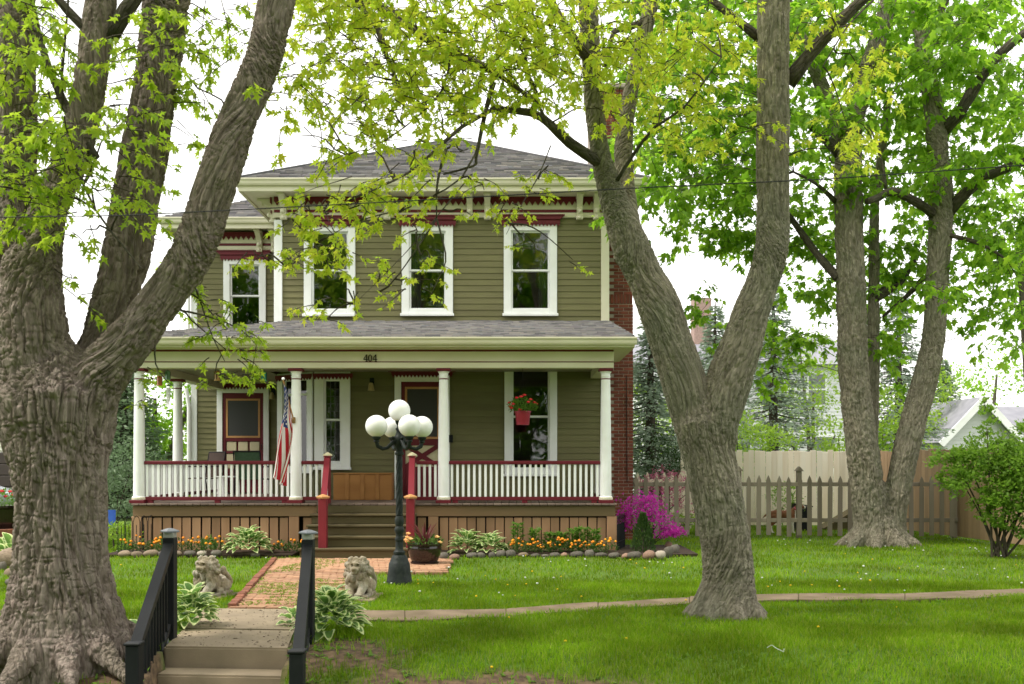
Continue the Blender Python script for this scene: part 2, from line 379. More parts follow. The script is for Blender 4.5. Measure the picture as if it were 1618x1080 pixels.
# worn side path
pe = [(553,982,966),(640,981,966),(800,976,963),(945,963,952.5),(1090,953.5,944),(1262,948.5,939.5),(1430,950,939.5),(1640,942,931),(1900,938,927)]
_pe = []
for (a0,n0,f0),(a1,n1,f1) in zip(pe, pe[1:]):
    for k in range(4): t = k/4; w = math.sin(k*2.1+a0)*(0 if k == 0 else .9); _pe.append((a0+(a1-a0)*t, n0+(n1-n0)*t+w, f0+(f1-f0)*t-w*.6))
_pe.append(pe[-1])
path = MB().add([tuple(ground(x, n)+Vector((0,-.02,.003))) for x, n, f in pe] + [tuple(ground(x, f)+Vector((0,.02,.003))) for x, n, f in pe[::-1]],
    [tuple(range(2*len(pe)))]).build('path', SOIL); tag(path, 'narrow worn concrete side path across the lawn', kind='structure')
for i in range(len(pe)-1):
    (xa,na,fa),(xb,nb,fb) = pe[i], pe[i+1]; xb -= .5
    P = [ground(xa,na),ground(xb,nb),ground(xb,fb),ground(xa,fa)]
    sub = _pe[i*4:i*4+5]; P = [ground(a_-(.5 if a_ == pe[i+1][0] else 0), n_) for a_,n_,f_ in sub]+[ground(a_-(.5 if a_ == pe[i+1][0] else 0), f_) for a_,n_,f_ in sub[::-1]]
    z = .012+random.uniform(-.006,.010); K = len(P)
    bm = bmesh.new(); t = [bm.verts.new(p+Vector((0,0,z))) for p in P]; bo = [bm.verts.new(p+Vector((0,0,-.08))) for p in P]
    bm.faces.new(t); bm.faces.new(bo[::-1])
    for k in range(K): bm.faces.new((bo[k],bo[(k+1)%K],t[(k+1)%K],t[k]))
    bmesh.ops.bevel(bm, geom=list(bm.edges), offset=.008, segments=1, affect='EDGES')
    me = bpy.data.meshes.new('slab'); bm.to_mesh(me); bm.free(); me.materials.append(PATHC); put('slab', me, path)

# ================================================================== HOUSE
YW, YP, YG = 20.2, 17.9, 23.3          # main wall, porch front, wing wall
X0, X1 = -4.79, 1.94                   # main block
WX0 = -7.47                            # wing's left corner
DZ = .87                               # deck
EZ = 6.98                              # soffit
house = thing('house', 'two-storey olive clapboard house with white columned porch and number 404', 'house', (-1.4, YW, 0), world_parts=True)

def segs(x0, x1, cuts):
    out = [(x0, x1)]
    for a, b in cuts:
        n = []
        for s, e in out:
            if b <= s or a >= e: n.append((s, e)); continue
            if a > s: n.append((s, a))
            if b < e: n.append((b, e))
        out = n
    return [(s, e) for s, e in out if e-s > .01]
EXPO = .1245
_lap = MB().prism([(-.024,0),(0,0),(0,EXPO+.012),(-.006,EXPO+.012)], 0, 1, 'x').mesh('clapboard', SIDING)
def wall(name, x0, x1, z0, z1, opens, y, parent, rot=0, thick=.14, boards=True):
    """core with openings (x0,x1,z0,z1) and lapped boards; local frame x along the wall, outward = -y"""
    zs = sorted(set([z0, z1] + [v for o in opens for v in o[2:4] if z0 < v < z1])); w = MB()
    for a, b in zip(zs, zs[1:]):
        cuts = [(o[0], o[1]) for o in opens if o[2] < (a+b)/2 < o[3]]
        for s, e in segs(0, x1-x0, [(c[0]-x0, c[1]-x0) for c in cuts]): w.box(s, e, 0, thick, a, b)
    core = w.build(name, SIDING, parent, loc=(x0, y, 0), rotz=rot)
    if boards:
        z = z0; r = 0
        while z < z1-.03:
            cuts = [(o[0]-x0-.03, o[1]-x0+.03) for o in opens if o[2]-.06 < z+EXPO/2 < o[3]+.06]
            for s, e in segs(0, x1-x0, cuts):
                lim = [s, e] if e-s < 3.4 else [s, s+(e-s)*(.35+.3*((r*7) % 3)/3), e]
                for a, b in zip(lim, lim[1:]): put('clapboard', _lap, core, (a+.001, -.001+random.gauss(0,.0008), z), scale=(b-a-.002,1,min(1,(z1-z+.006)/EXPO)), rot=(random.gauss(0,.004),0,0))
            z += EXPO; r += 1
    return core

def teeth(m, x0, x1, zt, zb, zp, y0, y1, pitch):       # board with a saw-tooth lower edge, zp = tooth tips
    n = max(1, round((x1-x0)/pitch)); p = (x1-x0)/n
    m.box(x0, x1, y0, y1, zb, zt)
    for i in range(n):
        a = x0+i*p+.002; m.prism([(a, zb+.001), (a+p/2, zp), (a+p-.004, zb+.001)], y0, y1)
    return m

def window(x0, x1, z0, z1, y, rail, tw=.15, head=True, rot=0, parent=None, grid=False, curtain=None, origin=None, sill=True, blind=None):
    """casing outer size; built local: x from casing left, outward -y"""
    W = x1-x0; loc = (x0, y, 0) if origin is None else origin
    f = MB(); f.cbox(0, tw, -.045, .0, z0, z1); f.cbox(W-tw, W, -.045, .0, z0, z1); f.cbox(tw+.0005, W-tw-.0005, -.043, 0, z1-tw*.8, z1); f.cbox(tw+.0005, W-tw-.0005, -.043, 0, z0, z0+.11)
    f.box(tw-.03, tw, .0005, .13, z0+.06, z1-.06); f.box(W-tw, W-tw+.03, .0005, .13, z0+.06, z1-.06); f.box(tw, W-tw, .0005, .13, z1-tw*.8, z1-tw*.8+.03); f.box(tw, W-tw, .0005, .13, z0+.08, z0+.11)
    fr = f.build('window', WHITE, parent, loc=loc, rotz=rot)
    gx0, gx1, gz0, gz1 = tw, W-tw, z0+.11, z1-tw*.8
    s = .035
    for nm, a, b, yy in (('upper', rail, gz1, .03), ('lower', gz0, rail+.025, .065)):
        m = MB(); m.cbox(gx0, gx0+s, yy, yy+.03, a, b, .003); m.cbox(gx1-s, gx1, yy, yy+.03, a, b, .003); m.cbox(gx0+s, gx1-s, yy+.001, yy+.029, b-s, b, .003); m.cbox(gx0+s, gx1-s, yy+.001, yy+.029, a, a+s, .003)
        put('sash', m.mesh('sash', WHITE), fr)
        put('pane', MB().box(gx0+s, gx1-s, yy+.012, yy+.016, a+s, b-s).mesh('pane', GLASS), fr)
        if grid:
            g = MB(); nx_ = 3; nz_ = 5
            for i in range(1, nx_): xx = gx0+s+(gx1-gx0-2*s)*i/nx_; g.box(xx-.006, xx+.006, yy+.004, yy+.010, a+s, b-s)
            for i in range(1, nz_): zz = a+s+(b-a-2*s)*i/nz_; g.box(gx0+s, gx1-s, yy+.0035, yy+.0105, zz-.006, zz+.006)
            put('lead_grid', g.mesh('lead_grid', GRIDM), fr)
    if sill: put('sill', MB().cbox(-.025, W+.025, -.085, -.0455, z0-.035, z0+.02).mesh('sill', WHITE), fr)
    if head:
        m = MB(); teeth(m, -.06, W+.06, z1+.09, z1+.012, z1-.045, -.075, -.047, .073)
        m.prism([(-.14, z1+.16), (W+.14, z1+.16), (W+.06, z1+.092), (-.06, z1+.092)], -.11, -.046); m.box(-.15, W+.15, -.13, -.046, z1+.161, z1+.185)
        put('head_trim', m.mesh('head_trim', BURG), fr)
    if curtain:
        for side in curtain:
            v = []; n = 26; wd = .22
            for i in range(n+1):
                u = i/n; xx = (gx0+.01+u*wd) if side == 'l' else (gx1-.01-u*wd)
                v += [(xx, .17+.025*math.sin(u*28), gz0+.02), (xx-(.05*u if side == 'l' else -.05*u), .17+.025*math.sin(u*28+.4), gz1-.01)]
            me = MB().add(v, [(2*i, 2*i+2, 2*i+3, 2*i+1) for i in range(n)]).mesh('curtain', CURT, True); put('curtain', me, fr)
    if blind:
        m = MB()
        for i in range(8): zz = gz1-.01-i*.028; m.box(gx0+.02, gx1-.02, .11, .13, zz-.024, zz)
        put('blind', m.mesh('blind', TAN), fr)
    return fr
GRIDM = pm('lead_came', (.10,.10,.10), (.08,.08,.08), 5, .5)

# --- main block walls
up = [(px(481,YW), px(562,YW), 4.59, 6.40), (px(635,YW), px(716,YW), 4.60, 6.41), (px(796,YW), px(880,YW), 4.60, 6.42)]
oU = [(a+.10, b-.10, c+.06, d-.08) for a, b, c, d in up]
doorX = (px(624,YW), px(711,YW)); wR = (px(797,YW), px(880,YW), 1.36, 3.95)
bayR = (-4.0, px(554,YW), 1.49, 3.44)
oL = [(doorX[0]+.1, doorX[1]-.1, DZ, 3.28), (wR[0]+.1, wR[1]-.1, wR[2]+.06, wR[3]-.08), (bayR[0]+.1, bayR[1]-.1, bayR[2]+.06, bayR[3]-.08)]
wall('wall', X0, X1, 4.20, 6.56, oU, YW, house)
wall('wall', -4.0, X1, .3, 4.1975, oL, YW, house)
cB = Vector((-4.85, 20.75, 0)); cA = Vector((-4.0, YW, 0)); chl = (cA-cB).length; chr_ = math.atan2(cA.y-cB.y, cA.x-cB.x)
w_ = wall('wall', 0, chl, .3, 3.5, [(.15, chl-.12, 1.60, 3.34)], 0, house); w_.location = cB; w_.rotation_euler = (0,0,chr_)
m = MB(); m.box(X0, X0+.14, YW+.142, 28, 3.5, EZ); m.box(X0+.0, X0+.14, 20.9, 28, .3, 3.499); m.box(X1-.14, X1, YW+.142, 28, .3, EZ); m.box(X0, X1, 28, 28.14, .3, EZ); m.box(X0+.142, X1-.142, YW+.142, 27.99, 3.9, 4.1)
m.box(X0+.142, X1-.142, YW+.142, 27.99, .5, .86); m.build('side_wall', SIDING, house)
for (a,b,c,d), cu in zip(up, (None,'l','r')): window(a, b, c, d, YW-.024, pz(428,YW), parent=house, curtain=cu)
window(*wR, YW-.024, pz(659,YW), parent=house, head=False)
window(*bayR, YW-.024, pz(664,YW), tw=.19, parent=house, head=False, grid=True)
# chamfered bay face with a tall transom window
window(0, chl-.02, 1.42, 3.44, 0, 2.99, tw=.15, parent=house, head=False, grid=False, rot=chr_, origin=tuple(cB+Vector((math.sin(chr_), -math.cos(chr_), 0))*.024))
m = MB(); teeth(m, -4.02, bayR[1]+.06, 3.40, 3.34, 3.28, YW-.115, YW-.075, .075); m.build('bay_trim', BURG, house)
m = MB(); teeth(m, .0, chl, 3.40, 3.34, 3.28, -.06, -.03, .075); m.build('bay_trim', BURG, house, loc=tuple(cB+Vector((math.sin(chr_), -math.cos(chr_), 0))*.06), rotz=chr_)
# corner boards
m = MB(); m.cbox(X0-.03, X0+.135, YW-.046, YW-.0245+.02, 4.1, 6.52); m.build('corner_board', WHITE, house)
m = MB(); m.cbox(X1-.135, X1+.03, YW-.046, YW-.0245+.02, .5, 6.52); m.build('corner_board', CREAM, house)
# --- frieze, brackets, soffit, gutters
def frieze(x0, x1, y, parent):
    f = MB(); f.box(x0, x1, y-.06, y-.002, 6.56, EZ-.001); f.cbox(x0-.01, x1+.01, y-.085, y-.0605, 6.56, 6.655)
    fo = f.build('frieze', CREAM, parent)
    t = MB(); teeth(t, x0, x1, EZ-.002, 6.885, 6.80, y-.088, y-.061, .115); t.box(x0, x1, y-.082, y-.061, 6.658, 6.715); put('frieze_trim', t.mesh('frieze_trim', BURG), fo)
    return fo
frieze(X0-.02, X1+.02, YW, house)
def bracket(loc, rotz, h=.46, dep=.36, w=.115):
    pr = [(0,0)]
    for i in range(13):
        t = i/12; pr.append((-(.07 + (dep-.09)*(t**2.1) + .035*math.sin(t*9)), -h*(1-t)))
    pr = [(0,-h)] + [(max(-dep, u), w_) for u, w_ in pr[1:]] + [(-dep, -.05), (-dep, 0), (0, 0)]
    b = MB().prism([(u, z) for u, z in pr], -w/2, w/2, 'x')
    b.cbox(-w/2-.012, w/2+.012, -dep-.015, .0, -.055, -.002); b.sphere((0, -.14, -h+.14), .05, 10); b.sphere((0,-.10,-h+.02), .042, 10); b.cbox(-w/2-.01, w/2+.01, -.10, -.0, -h-.015, -h+.05)
    return b.build('bracket', CREAM, house, smooth=True, loc=loc, rotz=rotz)
for x in (447,475,584,611,742,770,916,943): bracket((px(x,20.0), YW-.09, EZ-.004), 0)
for y in (YW+.12, YW+.5): bracket((X0-.02, y, EZ-.004), R(-90))
m = MB(); m.box(X0-.02-.06, X0-.021, YW, 23.0, 6.56, EZ-.001); m.build('frieze', CREAM, house)
m = MB(); m.box(X0-.11, X0-.082, YW-.05, 23, 6.86, EZ-.002); m.box(X0-.10,X0-.0825,YW-.05,23,6.658,6.715); m.build('frieze_trim', BURG, house)
m = MB(); m.box(X1+.021, X1+.08, YW, 28, 6.56, EZ-.001); m.build('frieze', CREAM, house)
EX0, EX1, EY0, EY1 = -5.40, 2.66, 19.62, 28.6
sof = MB().box(EX0+.05, EX1-.05, EY0+.05, EY1-.05, EZ, EZ+.05).build('soffit', CREAM, house)
GP = [(0,0),(-.055,.0),(-.075,.03),(-.085,.075),(-.11,.105),(-.11,.13),(-.0975,.13),(-.0975,.11),(-.012,.11),(-.012,.13),(0,.13)]    # K-style gutter
def gutter(x0, x1, y, z, parent):
    return MB().prism([(y+u, z+w) for u, w in GP], x0, x1, 'x').build('gutter', CREAM, parent)
gutter(EX0-.1, EX1+.1, EY0, 7.06, house)
m = MB(); m.cbox(EX0, EX1, EY0-.004, EY0+.05, EZ-.03, 7.17); m.box(EX0-.003, EX0+.048, EY0+.055, EY1, EZ-.03, 7.17); m.box(EX1-.048, EX1+.003, EY0+.055, EY1, EZ-.03, 7.17); m.build('fascia', CREAM, house)
m = MB(); m.prism([(EX0-u*-1-.0, 7.06+w) for u, w in GP], EY0-.1, EY1, 'y'); m.build('gutter', CREAM, house)
m = MB(); m.prism([(EX1-u, 7.06+w) for u, w in GP[::-1]], EY0-.1, EY1, 'y'); m.build('gutter', CREAM, house)

def shingles(parent, A, B, Cc, D, name='roof_shingles', expo=.14, tab=.30):
    """A,B eave ends, C,D upper ends (D above A); laps small slates over the slope"""
    A, B, Cc, D = map(Vector, (A, B, Cc, D)); n = (B-A).cross(D-A).normalized()
    if n.z < 0: n = -n
    up_ = n.cross((B-A).normalized()); up_ = up_ if up_.z > 0 else -up_
    sl_ = (D-A).dot(up_); k = int(sl_/expo); v = []; f = []
    e = (B-A).normalized()
    for i in range(k+1):
        t0 = min(1, i*expo/sl_); t1 = min(1, ((i+1)*expo+.03)/sl_)
        l0 = A.lerp(D, t0); r0 = B.lerp(Cc, t0); l1 = A.lerp(D, t1); r1 = B.lerp(Cc, t1)
        L0 = l0.dot(e); R0 = r0.dot(e); L1 = l1.dot(e); R1 = r1.dot(e); base = l0 - e*L0; topb = l1 - e*L1
        x = L0 - random.uniform(0, tab)
        while x < R0:
            w = tab*random.uniform(.45, 1.25); a0 = max(x, L0); b0 = min(x+w-.004, R0); a1 = min(max(a0, L1), R1); b1 = max(min(b0, R1), L1)
            if b0-a0 > .01:
                h = n*(.020+random.uniform(0,.016)); o = len(v); dz = up_*random.uniform(-.008,.008)
                v += [base+e*a0+dz, base+e*b0+dz, base+e*b0+h+dz, base+e*a0+h+dz, topb+e*b1+n*.004, topb+e*a1+n*.004]
                f += [(o, o+1, o+2), (o, o+2, o+3), (o+3, o+2, o+4), (o+3, o+4, o+5)]
            x += w
    return tag(put(name, npmesh(name, [tuple(p) for p in v], f, SHING), parent), kind='stuff')
RX, RZ = (EX0+EX1)/2, 9.27; RY0, RY1 = 23.65, 24.5
c1, c2, c3, c4 = Vector((EX0-.05,EY0-.05,7.18)), Vector((EX1+.05,EY0-.05,7.18)), Vector((EX1+.05,EY1,7.18)), Vector((EX0-.05,EY1,7.18))
r1, r2 = Vector((RX,RY0,RZ)), Vector((RX,RY1,RZ))
roof = MB().add([c1,c2,c3,c4,r1,r2], [(0,1,4),(1,2,5,4),(2,3,5),(3,0,4,5),(3,2,1,0)]).build('roof', SHING, house)
shingles(roof, c1, c2, r1, r1); shingles(roof, c4, c1, r1, r2); shingles(roof, c2, c3, r2, r1)
rc = MB().tube([c1+Vector((0,0,.02)), r1+Vector((0,0,.02)), r2+Vector((0,0,.02))], .03, 6).tube([c2+Vector((0,0,.02)), r1+Vector((0,0,.02))], .03, 6)
put('ridge_cap', rc.mesh('ridge_cap', SHING), roof)
# --- wing
wx1 = X0+.07
wd = (px(344,YG), px(426,YG)); ww = (px(354,YG), px(421,YG), 4.55, 6.35)
wall('wing_wall', WX0, wx1, .3, 6.56, [(wd[0]+.1, wd[1]-.1, DZ, 3.27), (ww[0]+.1, ww[1]-.1, ww[2]+.06, ww[3]-.08)], YG, house)
m = MB(); m.box(WX0, WX0+.14, YG+.142, 28, .3, EZ); m.box(WX0, X0, 28, 28.14, .3, EZ); m.build('side_wall', SIDING, house)
window(*ww, YG-.024, pz(468,YG), parent=house, blind=True)
frieze(WX0-.02, wx1-.09, YG, house)
for x in (362-90,): bracket((px(312,23.1), YG-.09, EZ-.004), 0)
bracket((px(409,23.1), YG-.09, EZ-.004), 0); bracket((px(432,23.1), YG-.09, EZ-.004), 0)
m = MB(); m.cbox(WX0-.03, WX0+.11, YG-.046, YG-.0245+.02, .5, 6.52); m.build('corner_board', WHITE, house)
dsp = MB().tube([(WX0-.07, YG-.10, 6.9),(WX0-.07, YG-.08, 3.42)], .045, 8).tube([(WX0-.13, YG-.10, 3.32),(WX0-.10, YG-.10, 3.18),(WX0-.06, YG-.09, 2.9),(WX0-.06, YG-.09, .9)], .05, 8); dsp.build('downspout', WHITE, house, smooth=True)
wy0 = YG-.56; wex0 = WX0-.55
MB().box(wex0+.05, X0-.09, wy0+.05, 28, EZ+.052, EZ+.09).build('soffit', CREAM, house)
gutter(wex0-.1, X0-.62, wy0, 7.06, house)
m = MB(); m.cbox(wex0, X0-.62, wy0-.004, wy0+.05, EZ-.03, 7.17); m.box(wex0-.003, wex0+.048, wy0+.055, 28, EZ-.03, 7.17); m.prism([(wex0+u, 7.06+w) for u, w in GP], wy0-.1, 28, 'y'); m.build('fascia', CREAM, house)
a1, a2, a3, a4 = Vector((wex0-.05,wy0-.05,7.18)), Vector((RX-2.2,wy0-.05,7.18)), Vector((RX-2.2,wy0+2.65,8.55)), Vector((wex0+2.6,wy0+2.65,8.55))
a5 = Vector((wex0-.05,28.6,7.18)); a6 = Vector((RX-2.2,28.6,7.18))
wr = MB().add([a1,a2,a3,a4,a5,a6], [(0,1,2,3),(4,0,3),(3,2,5,4),(1,0,4,5)]).build('wing_roof', SHING, house)
shingles(wr, a1, a2, a3, a4)
# --- porch roof, beam, ceiling
pe1, pe2 = Vector((-7.15,17.46,3.80)), Vector((2.17,17.46,3.80)); pt1, pt2 = Vector((-4.45,YW+.05,4.475)), Vector((1.97,YW-.03,4.475))
pe3 = Vector((-7.15,YG,3.80)); pt3 = Vector((-4.45,YG,4.475))
pr_ = MB().add([pe1,pe2,pt2,pt1,pe3,pt3], [(0,1,2,3),(0,3,5,4)]).build('porch_roof', SHING, house)
shingles(pr_, pe1, pe2, pt2, pt1, expo=.10, tab=.22); shingles(pr_, pe3, pe1, pt1, pt3, expo=.10, tab=.22)
g_ = MB().prism([(17.52+u, 3.675+w) for u, w in GP], -7.2, 2.19, 'x').mesh('gutter', CREAM); put('gutter', g_, pr_)
m = MB(); m.prism([(-7.18-u*-1, 3.675+w) for u, w in GP], 17.5, YG-.1, 'y'); put('gutter', m.mesh('gutter', CREAM), pr_)
m = MB(); m.box(-7.16, 2.16, 17.522, 17.57, 3.64, 3.81); m.box(2.12, 2.168, 17.572, YW-.05, 3.64, 3.80); m.add([(2.165,17.48,3.80),(2.165,YW-.05,3.80),(1.99,YW-.05,4.44),(2.15,17.48,3.66)],[(0,1,2)]); m.box(-7.16,-7.11,17.572,YG-.05,3.64,3.79); put('fascia', m.mesh('fascia', CREAM), pr_)
m = MB(); m.box(-7.1, 2.11, 17.573, YW-.05, 3.632, 3.66); m.box(-7.1, -4.9, YW-.049, YG-.05, 3.632, 3.66); put('porch_soffit', m.mesh('porch_soffit', CREAM), pr_)
BX0, BX1 = -6.95, 1.83
beam = MB().cbox(BX0, BX1, 17.90, 18.14, 3.305, 3.63).build('porch_beam', CREAM, house)
put('side_beam', MB().box(BX0, BX0+.24, 18.142, YG-.06, 3.305, 3.63).mesh('side_beam', CREAM), beam)
put('side_beam', MB().box(BX1-.24, BX1, 18.142, YW-.06, 3.305, 3.63).mesh('side_beam', CREAM), beam)
m = MB(); m.box(BX0+.002, BX1-.002, 17.892, 17.8995, 3.405, 3.422); m.box(BX0+.002, BX1-.002, 17.888, 17.8995, 3.60, 3.628); put('beam_stripe', m.mesh('beam_stripe', BURG), beam)
CEIL = pm('ceiling_boards', (.30,.27,.21), (.26,.235,.18), 2, .6)
m = MB()
y = 18.15
while y < YW-.06: m.box(BX0+.25, BX1-.25, y, min(y+.085, YW-.06), 3.44, 3.46); y += .09
while y < YG-.06: m.box(BX0+.25, -4.92, y, min(y+.085, YG-.06), 3.44, 3.46); y += .09
m.build('porch_ceiling', CEIL, house)
# house number 404 in dark serif numerals
NUM = pm('dark_numerals', (.03,.022,.018), (.02,.016,.014), 5, .5)
def dig4(m, x, z, s):
    m.box(x+.38*s, x+.52*s, 17.878, 17.8915, z, z+1*s); m.box(x, x+.64*s, 17.8785, 17.891, z+.24*s, z+.36*s); m.box(x+.28*s, x+.62*s, 17.8782, 17.8912, z-.0*s, z+.06*s)
    m.prism([(x, z+.365*s), (x+.09*s, z+.365*s), (x+.379*s, z+.86*s), (x+.379*s, z+1*s)], 17.8788, 17.8908)
def dig0(m, x, z, s):
    n = 20; o = [(x+(.30+.30*math.cos(6.2832*i/n))*s, z+(.5+.51*math.sin(6.2832*i/n))*s) for i in range(n)]; q_ = [(x+(.30+.145*math.cos(6.2832*i/n))*s, z+(.5+.43*math.sin(6.2832*i/n))*s) for i in range(n)]
    for i in range(n):
        j = (i+1) % n; m.prism([o[i], o[j], q_[j], q_[i]], 17.878, 17.8915)
for k, fn in enumerate((dig4, dig0, dig4)):
    m = MB(); fn(m, px(574.5,17.9)+k*.083, pz(571,17.9), .125*(1 if k != 1 else .99)); put('numeral', m.mesh('numeral', NUM), beam)
# --- columns
cp = [(.135,0),(.135,.001),(.128,.05),(.122,.065),(.105,.085),(.104,.09)]
def column(x, y):
    h = 3.305-DZ
    sh = [(.125,.062),(.128,.085),(.120,.115),(.104,.13)] + [(.104-.021*(t/10)**1.6, .13+(h-.13-.20)*t/10) for t in range(11)] + [(.083,h-.16),(.089,h-.155),(.089,h-.14),(.083,h-.135),(.083,h-.09),(.098,h-.075),(.106,h-.055)]
    c = MB().lathe(sh, (x,y,DZ), 24).build('column', WHITE, house, smooth=True)
    put('plinth', MB().cbox(x-.135, x+.135, y-.135, y+.135, DZ+.001, DZ+.06).mesh('plinth', BURG), c)
    put('base_ring', MB().lathe([(.126,.061),(.130,.075),(.126,.105),(.108,.118)], (x,y,DZ+.002), 24).mesh('base_ring', CREAM, True), c)
    put('neck_band', MB().lathe([(.0862,h-.20),(.088,h-.198),(.088,h-.182),(.0862,h-.18)], (x,y,DZ), 24).mesh('neck_band', BURG, True), c)
    put('capital', MB().cbox(x-.125, x+.125, y-.125, y+.125, 3.305-.05, 3.303).mesh('capital', BURG), c)
CY = 18.03
CXS = [px(v, CY) for v in (220,468,701,957)]
for x in CXS: column(x, CY)
column(-6.83, 20.35)
# --- deck
deck = MB().cbox(-6.83, 1.86, YP+.03, YP+.07, DZ-.235, DZ-.04).build('deck', WOODH, house)
m = MB(); m.box(-6.83, -6.79, YP+.072, YG-.05, DZ-.235, DZ-.04); m.box(1.82, 1.86, YP+.072, YW-.05, DZ-.235, DZ-.04); put('side_rim', m.mesh('side_rim', WOODH), deck)
plk = MB().cbox(-.066,.066,0,1,-.034,0,.004).mesh('plank', DECK)
x = -6.84+.068
while x < 1.87:
    put('plank', plk, deck, (x, YP-.03, DZ), scale=(1, (YG if x < -4.9 else YW)-YP+.0, 1)); x += .1385
for xx in (-6.77, -3.93, -1.42, 1.80): put('skirt_post', MB().cbox(xx-.09, xx+.09, YP+.035, YP+.08, 0.0, DZ-.236).mesh('skirt_post', WOOD), deck)
sk = MB().cbox(-.0745,.0745,0,.022,0.02,.61,.004).mesh('skirt_board', WOOD)
for a, b in ((-6.66,-4.03),(-3.82,-3.56),(-1.72,-1.53),(-1.31,1.70)):
    n = max(1, int((b-a)/.165)); st = (b-a)/n
    for i in range(n): put('skirt_board', sk, deck, (a+(i+.5)*st, YP+.065+random.gauss(0,.003), 0), rot=(0, random.gauss(0,.006), 0))
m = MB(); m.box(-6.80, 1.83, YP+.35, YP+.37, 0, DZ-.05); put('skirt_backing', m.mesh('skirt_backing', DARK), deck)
# --- railings
bal = MB().cbox(-.022,.022,-.022,.022,0,.62,.003).mesh('baluster', WHITE)
ZT, ZB = 1.635, .985
def railing(p0, p1, step=.0985, feet=True):
    p0 = Vector(p0); p1 = Vector(p1); d = p1-p0; Ln = d.length; ang = math.atan2(d.y, d.x)
    m = MB(); m.cbox(0, Ln, -.045, .045, ZT-.065, ZT, .012); r = m.build('railing', BURG, house, loc=tuple(p0), rotz=ang)
    put('bottom_rail', MB().cbox(0, Ln, -.035, .035, ZB-.065, ZB, .006).mesh('bottom_rail', BURG), r)
    n = max(1, int(Ln/step)); s = Ln/n
    for i in range(n): put('baluster', bal, r, ((i+.5)*s, 0, ZB), scale=(1,1,(ZT-.065-ZB)/.62))
    if feet and Ln > 1:
        for t in (.04, .5, .96): put('foot', MB().cbox(Ln*t-.05, Ln*t+.05, -.03, .03, DZ+.001, ZB-.066, .004).mesh('foot', BURG), r)
    return r
NXL, NXR = px(517,17.85), px(651,17.85)
railing((CXS[0]+.10, CY, 0), (CXS[1]-.10, CY, 0)); railing((CXS[1]+.10, CY, 0), (NXL-.06, CY, 0), feet=False)
railing((NXR+.06, CY, 0), (CXS[2]-.10, CY, 0), feet=False); railing((CXS[2]+.10, CY, 0), (CXS[3]-.10, CY, 0))
railing((CXS[0], CY+.13, 0), (-6.83, 20.23, 0), feet=False); railing((-6.83, 20.47, 0), (-6.83, YG-.1, 0), feet=False)
railing((CXS[3], CY+.13, 0), (CXS[3], YW-.06, 0), feet=False)
# --- wooden stairs with red newels
SX0, SX1 = -3.56, -1.70; TR = .325
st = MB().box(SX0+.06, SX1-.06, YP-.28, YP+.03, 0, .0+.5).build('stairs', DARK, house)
for k in range(5):
    zt = DZ - .174*k; yf = YP-.03 - TR*k
    if k: put('tread', MB().cbox(SX0, SX1, yf-.03, yf+TR-.005, zt-.035, zt).mesh('tread', STEPW), st)
    put('riser', MB().cbox(SX0+.05, SX1-.05, yf+.001, yf+.03, max(0,zt-.174+.002), zt-.037 if k else zt-.038).mesh('riser', STEPW), st)
for xx in (SX0+.02, SX1-.05):
    m = MB()
    for k in range(1, 5): m.box(xx, xx+.03, YP-.03-TR*k+.032, YP-.03-TR*(k-1)+.02, 0, DZ-.174*k-.037)
    put('stringer', m.mesh('stringer', STEPW), st)
for sgn, xn, xl in ((-1, NXL, px(510,16.7)), (1, NXR, px(648.5,16.7))):
    yb = 16.72
    p = MB().cbox(xn-.052, xn+.052, 17.88-.052, 17.88+.052, DZ, 1.70).cbox(xn-.062, xn+.062, 17.88-.062, 17.88+.062, 1.701, 1.725); n1 = p.build('newel_post', REDPOST, house)
    put('newel_cap', MB().lathe([(.088,0),(.085,.02),(.01,.065)], (xn,17.88,1.726), 4).mesh('newel_cap', PANEL), n1)
    p = MB().cbox(xl-.068, xl+.068, yb-.068, yb+.068, 0.0, 1.00); n2 = p.build('newel_post', REDPOST, house)
    put('newel_cap', MB().lathe([(.10,0),(.115,.02),(.115,.035),(.01,.075)], (xl,yb,1.0), 4).mesh('newel_cap', TAN), n2)
    m = MB().bar((xn, 17.83, 1.66), (xl, yb+.06, .985), .10, .07); hr = m.build('stair_rail', REDPOST, house)
    put('bottom_rail', MB().bar((xn, 17.83, 1.0), (xl, yb+.06, .32), .06, .05).mesh('bottom_rail', REDPOST), hr)
    for i in range(8):
        t = (i+.6)/8.4; a = Vector((xn,17.83,1.02)).lerp(Vector((xl,yb+.06,.34)), t); b_ = Vector((xn,17.83,1.63)).lerp(Vector((xl,yb+.06,.955)), t); put('baluster', MB().bar(a, b_, .03).mesh('baluster', WHITE), hr)
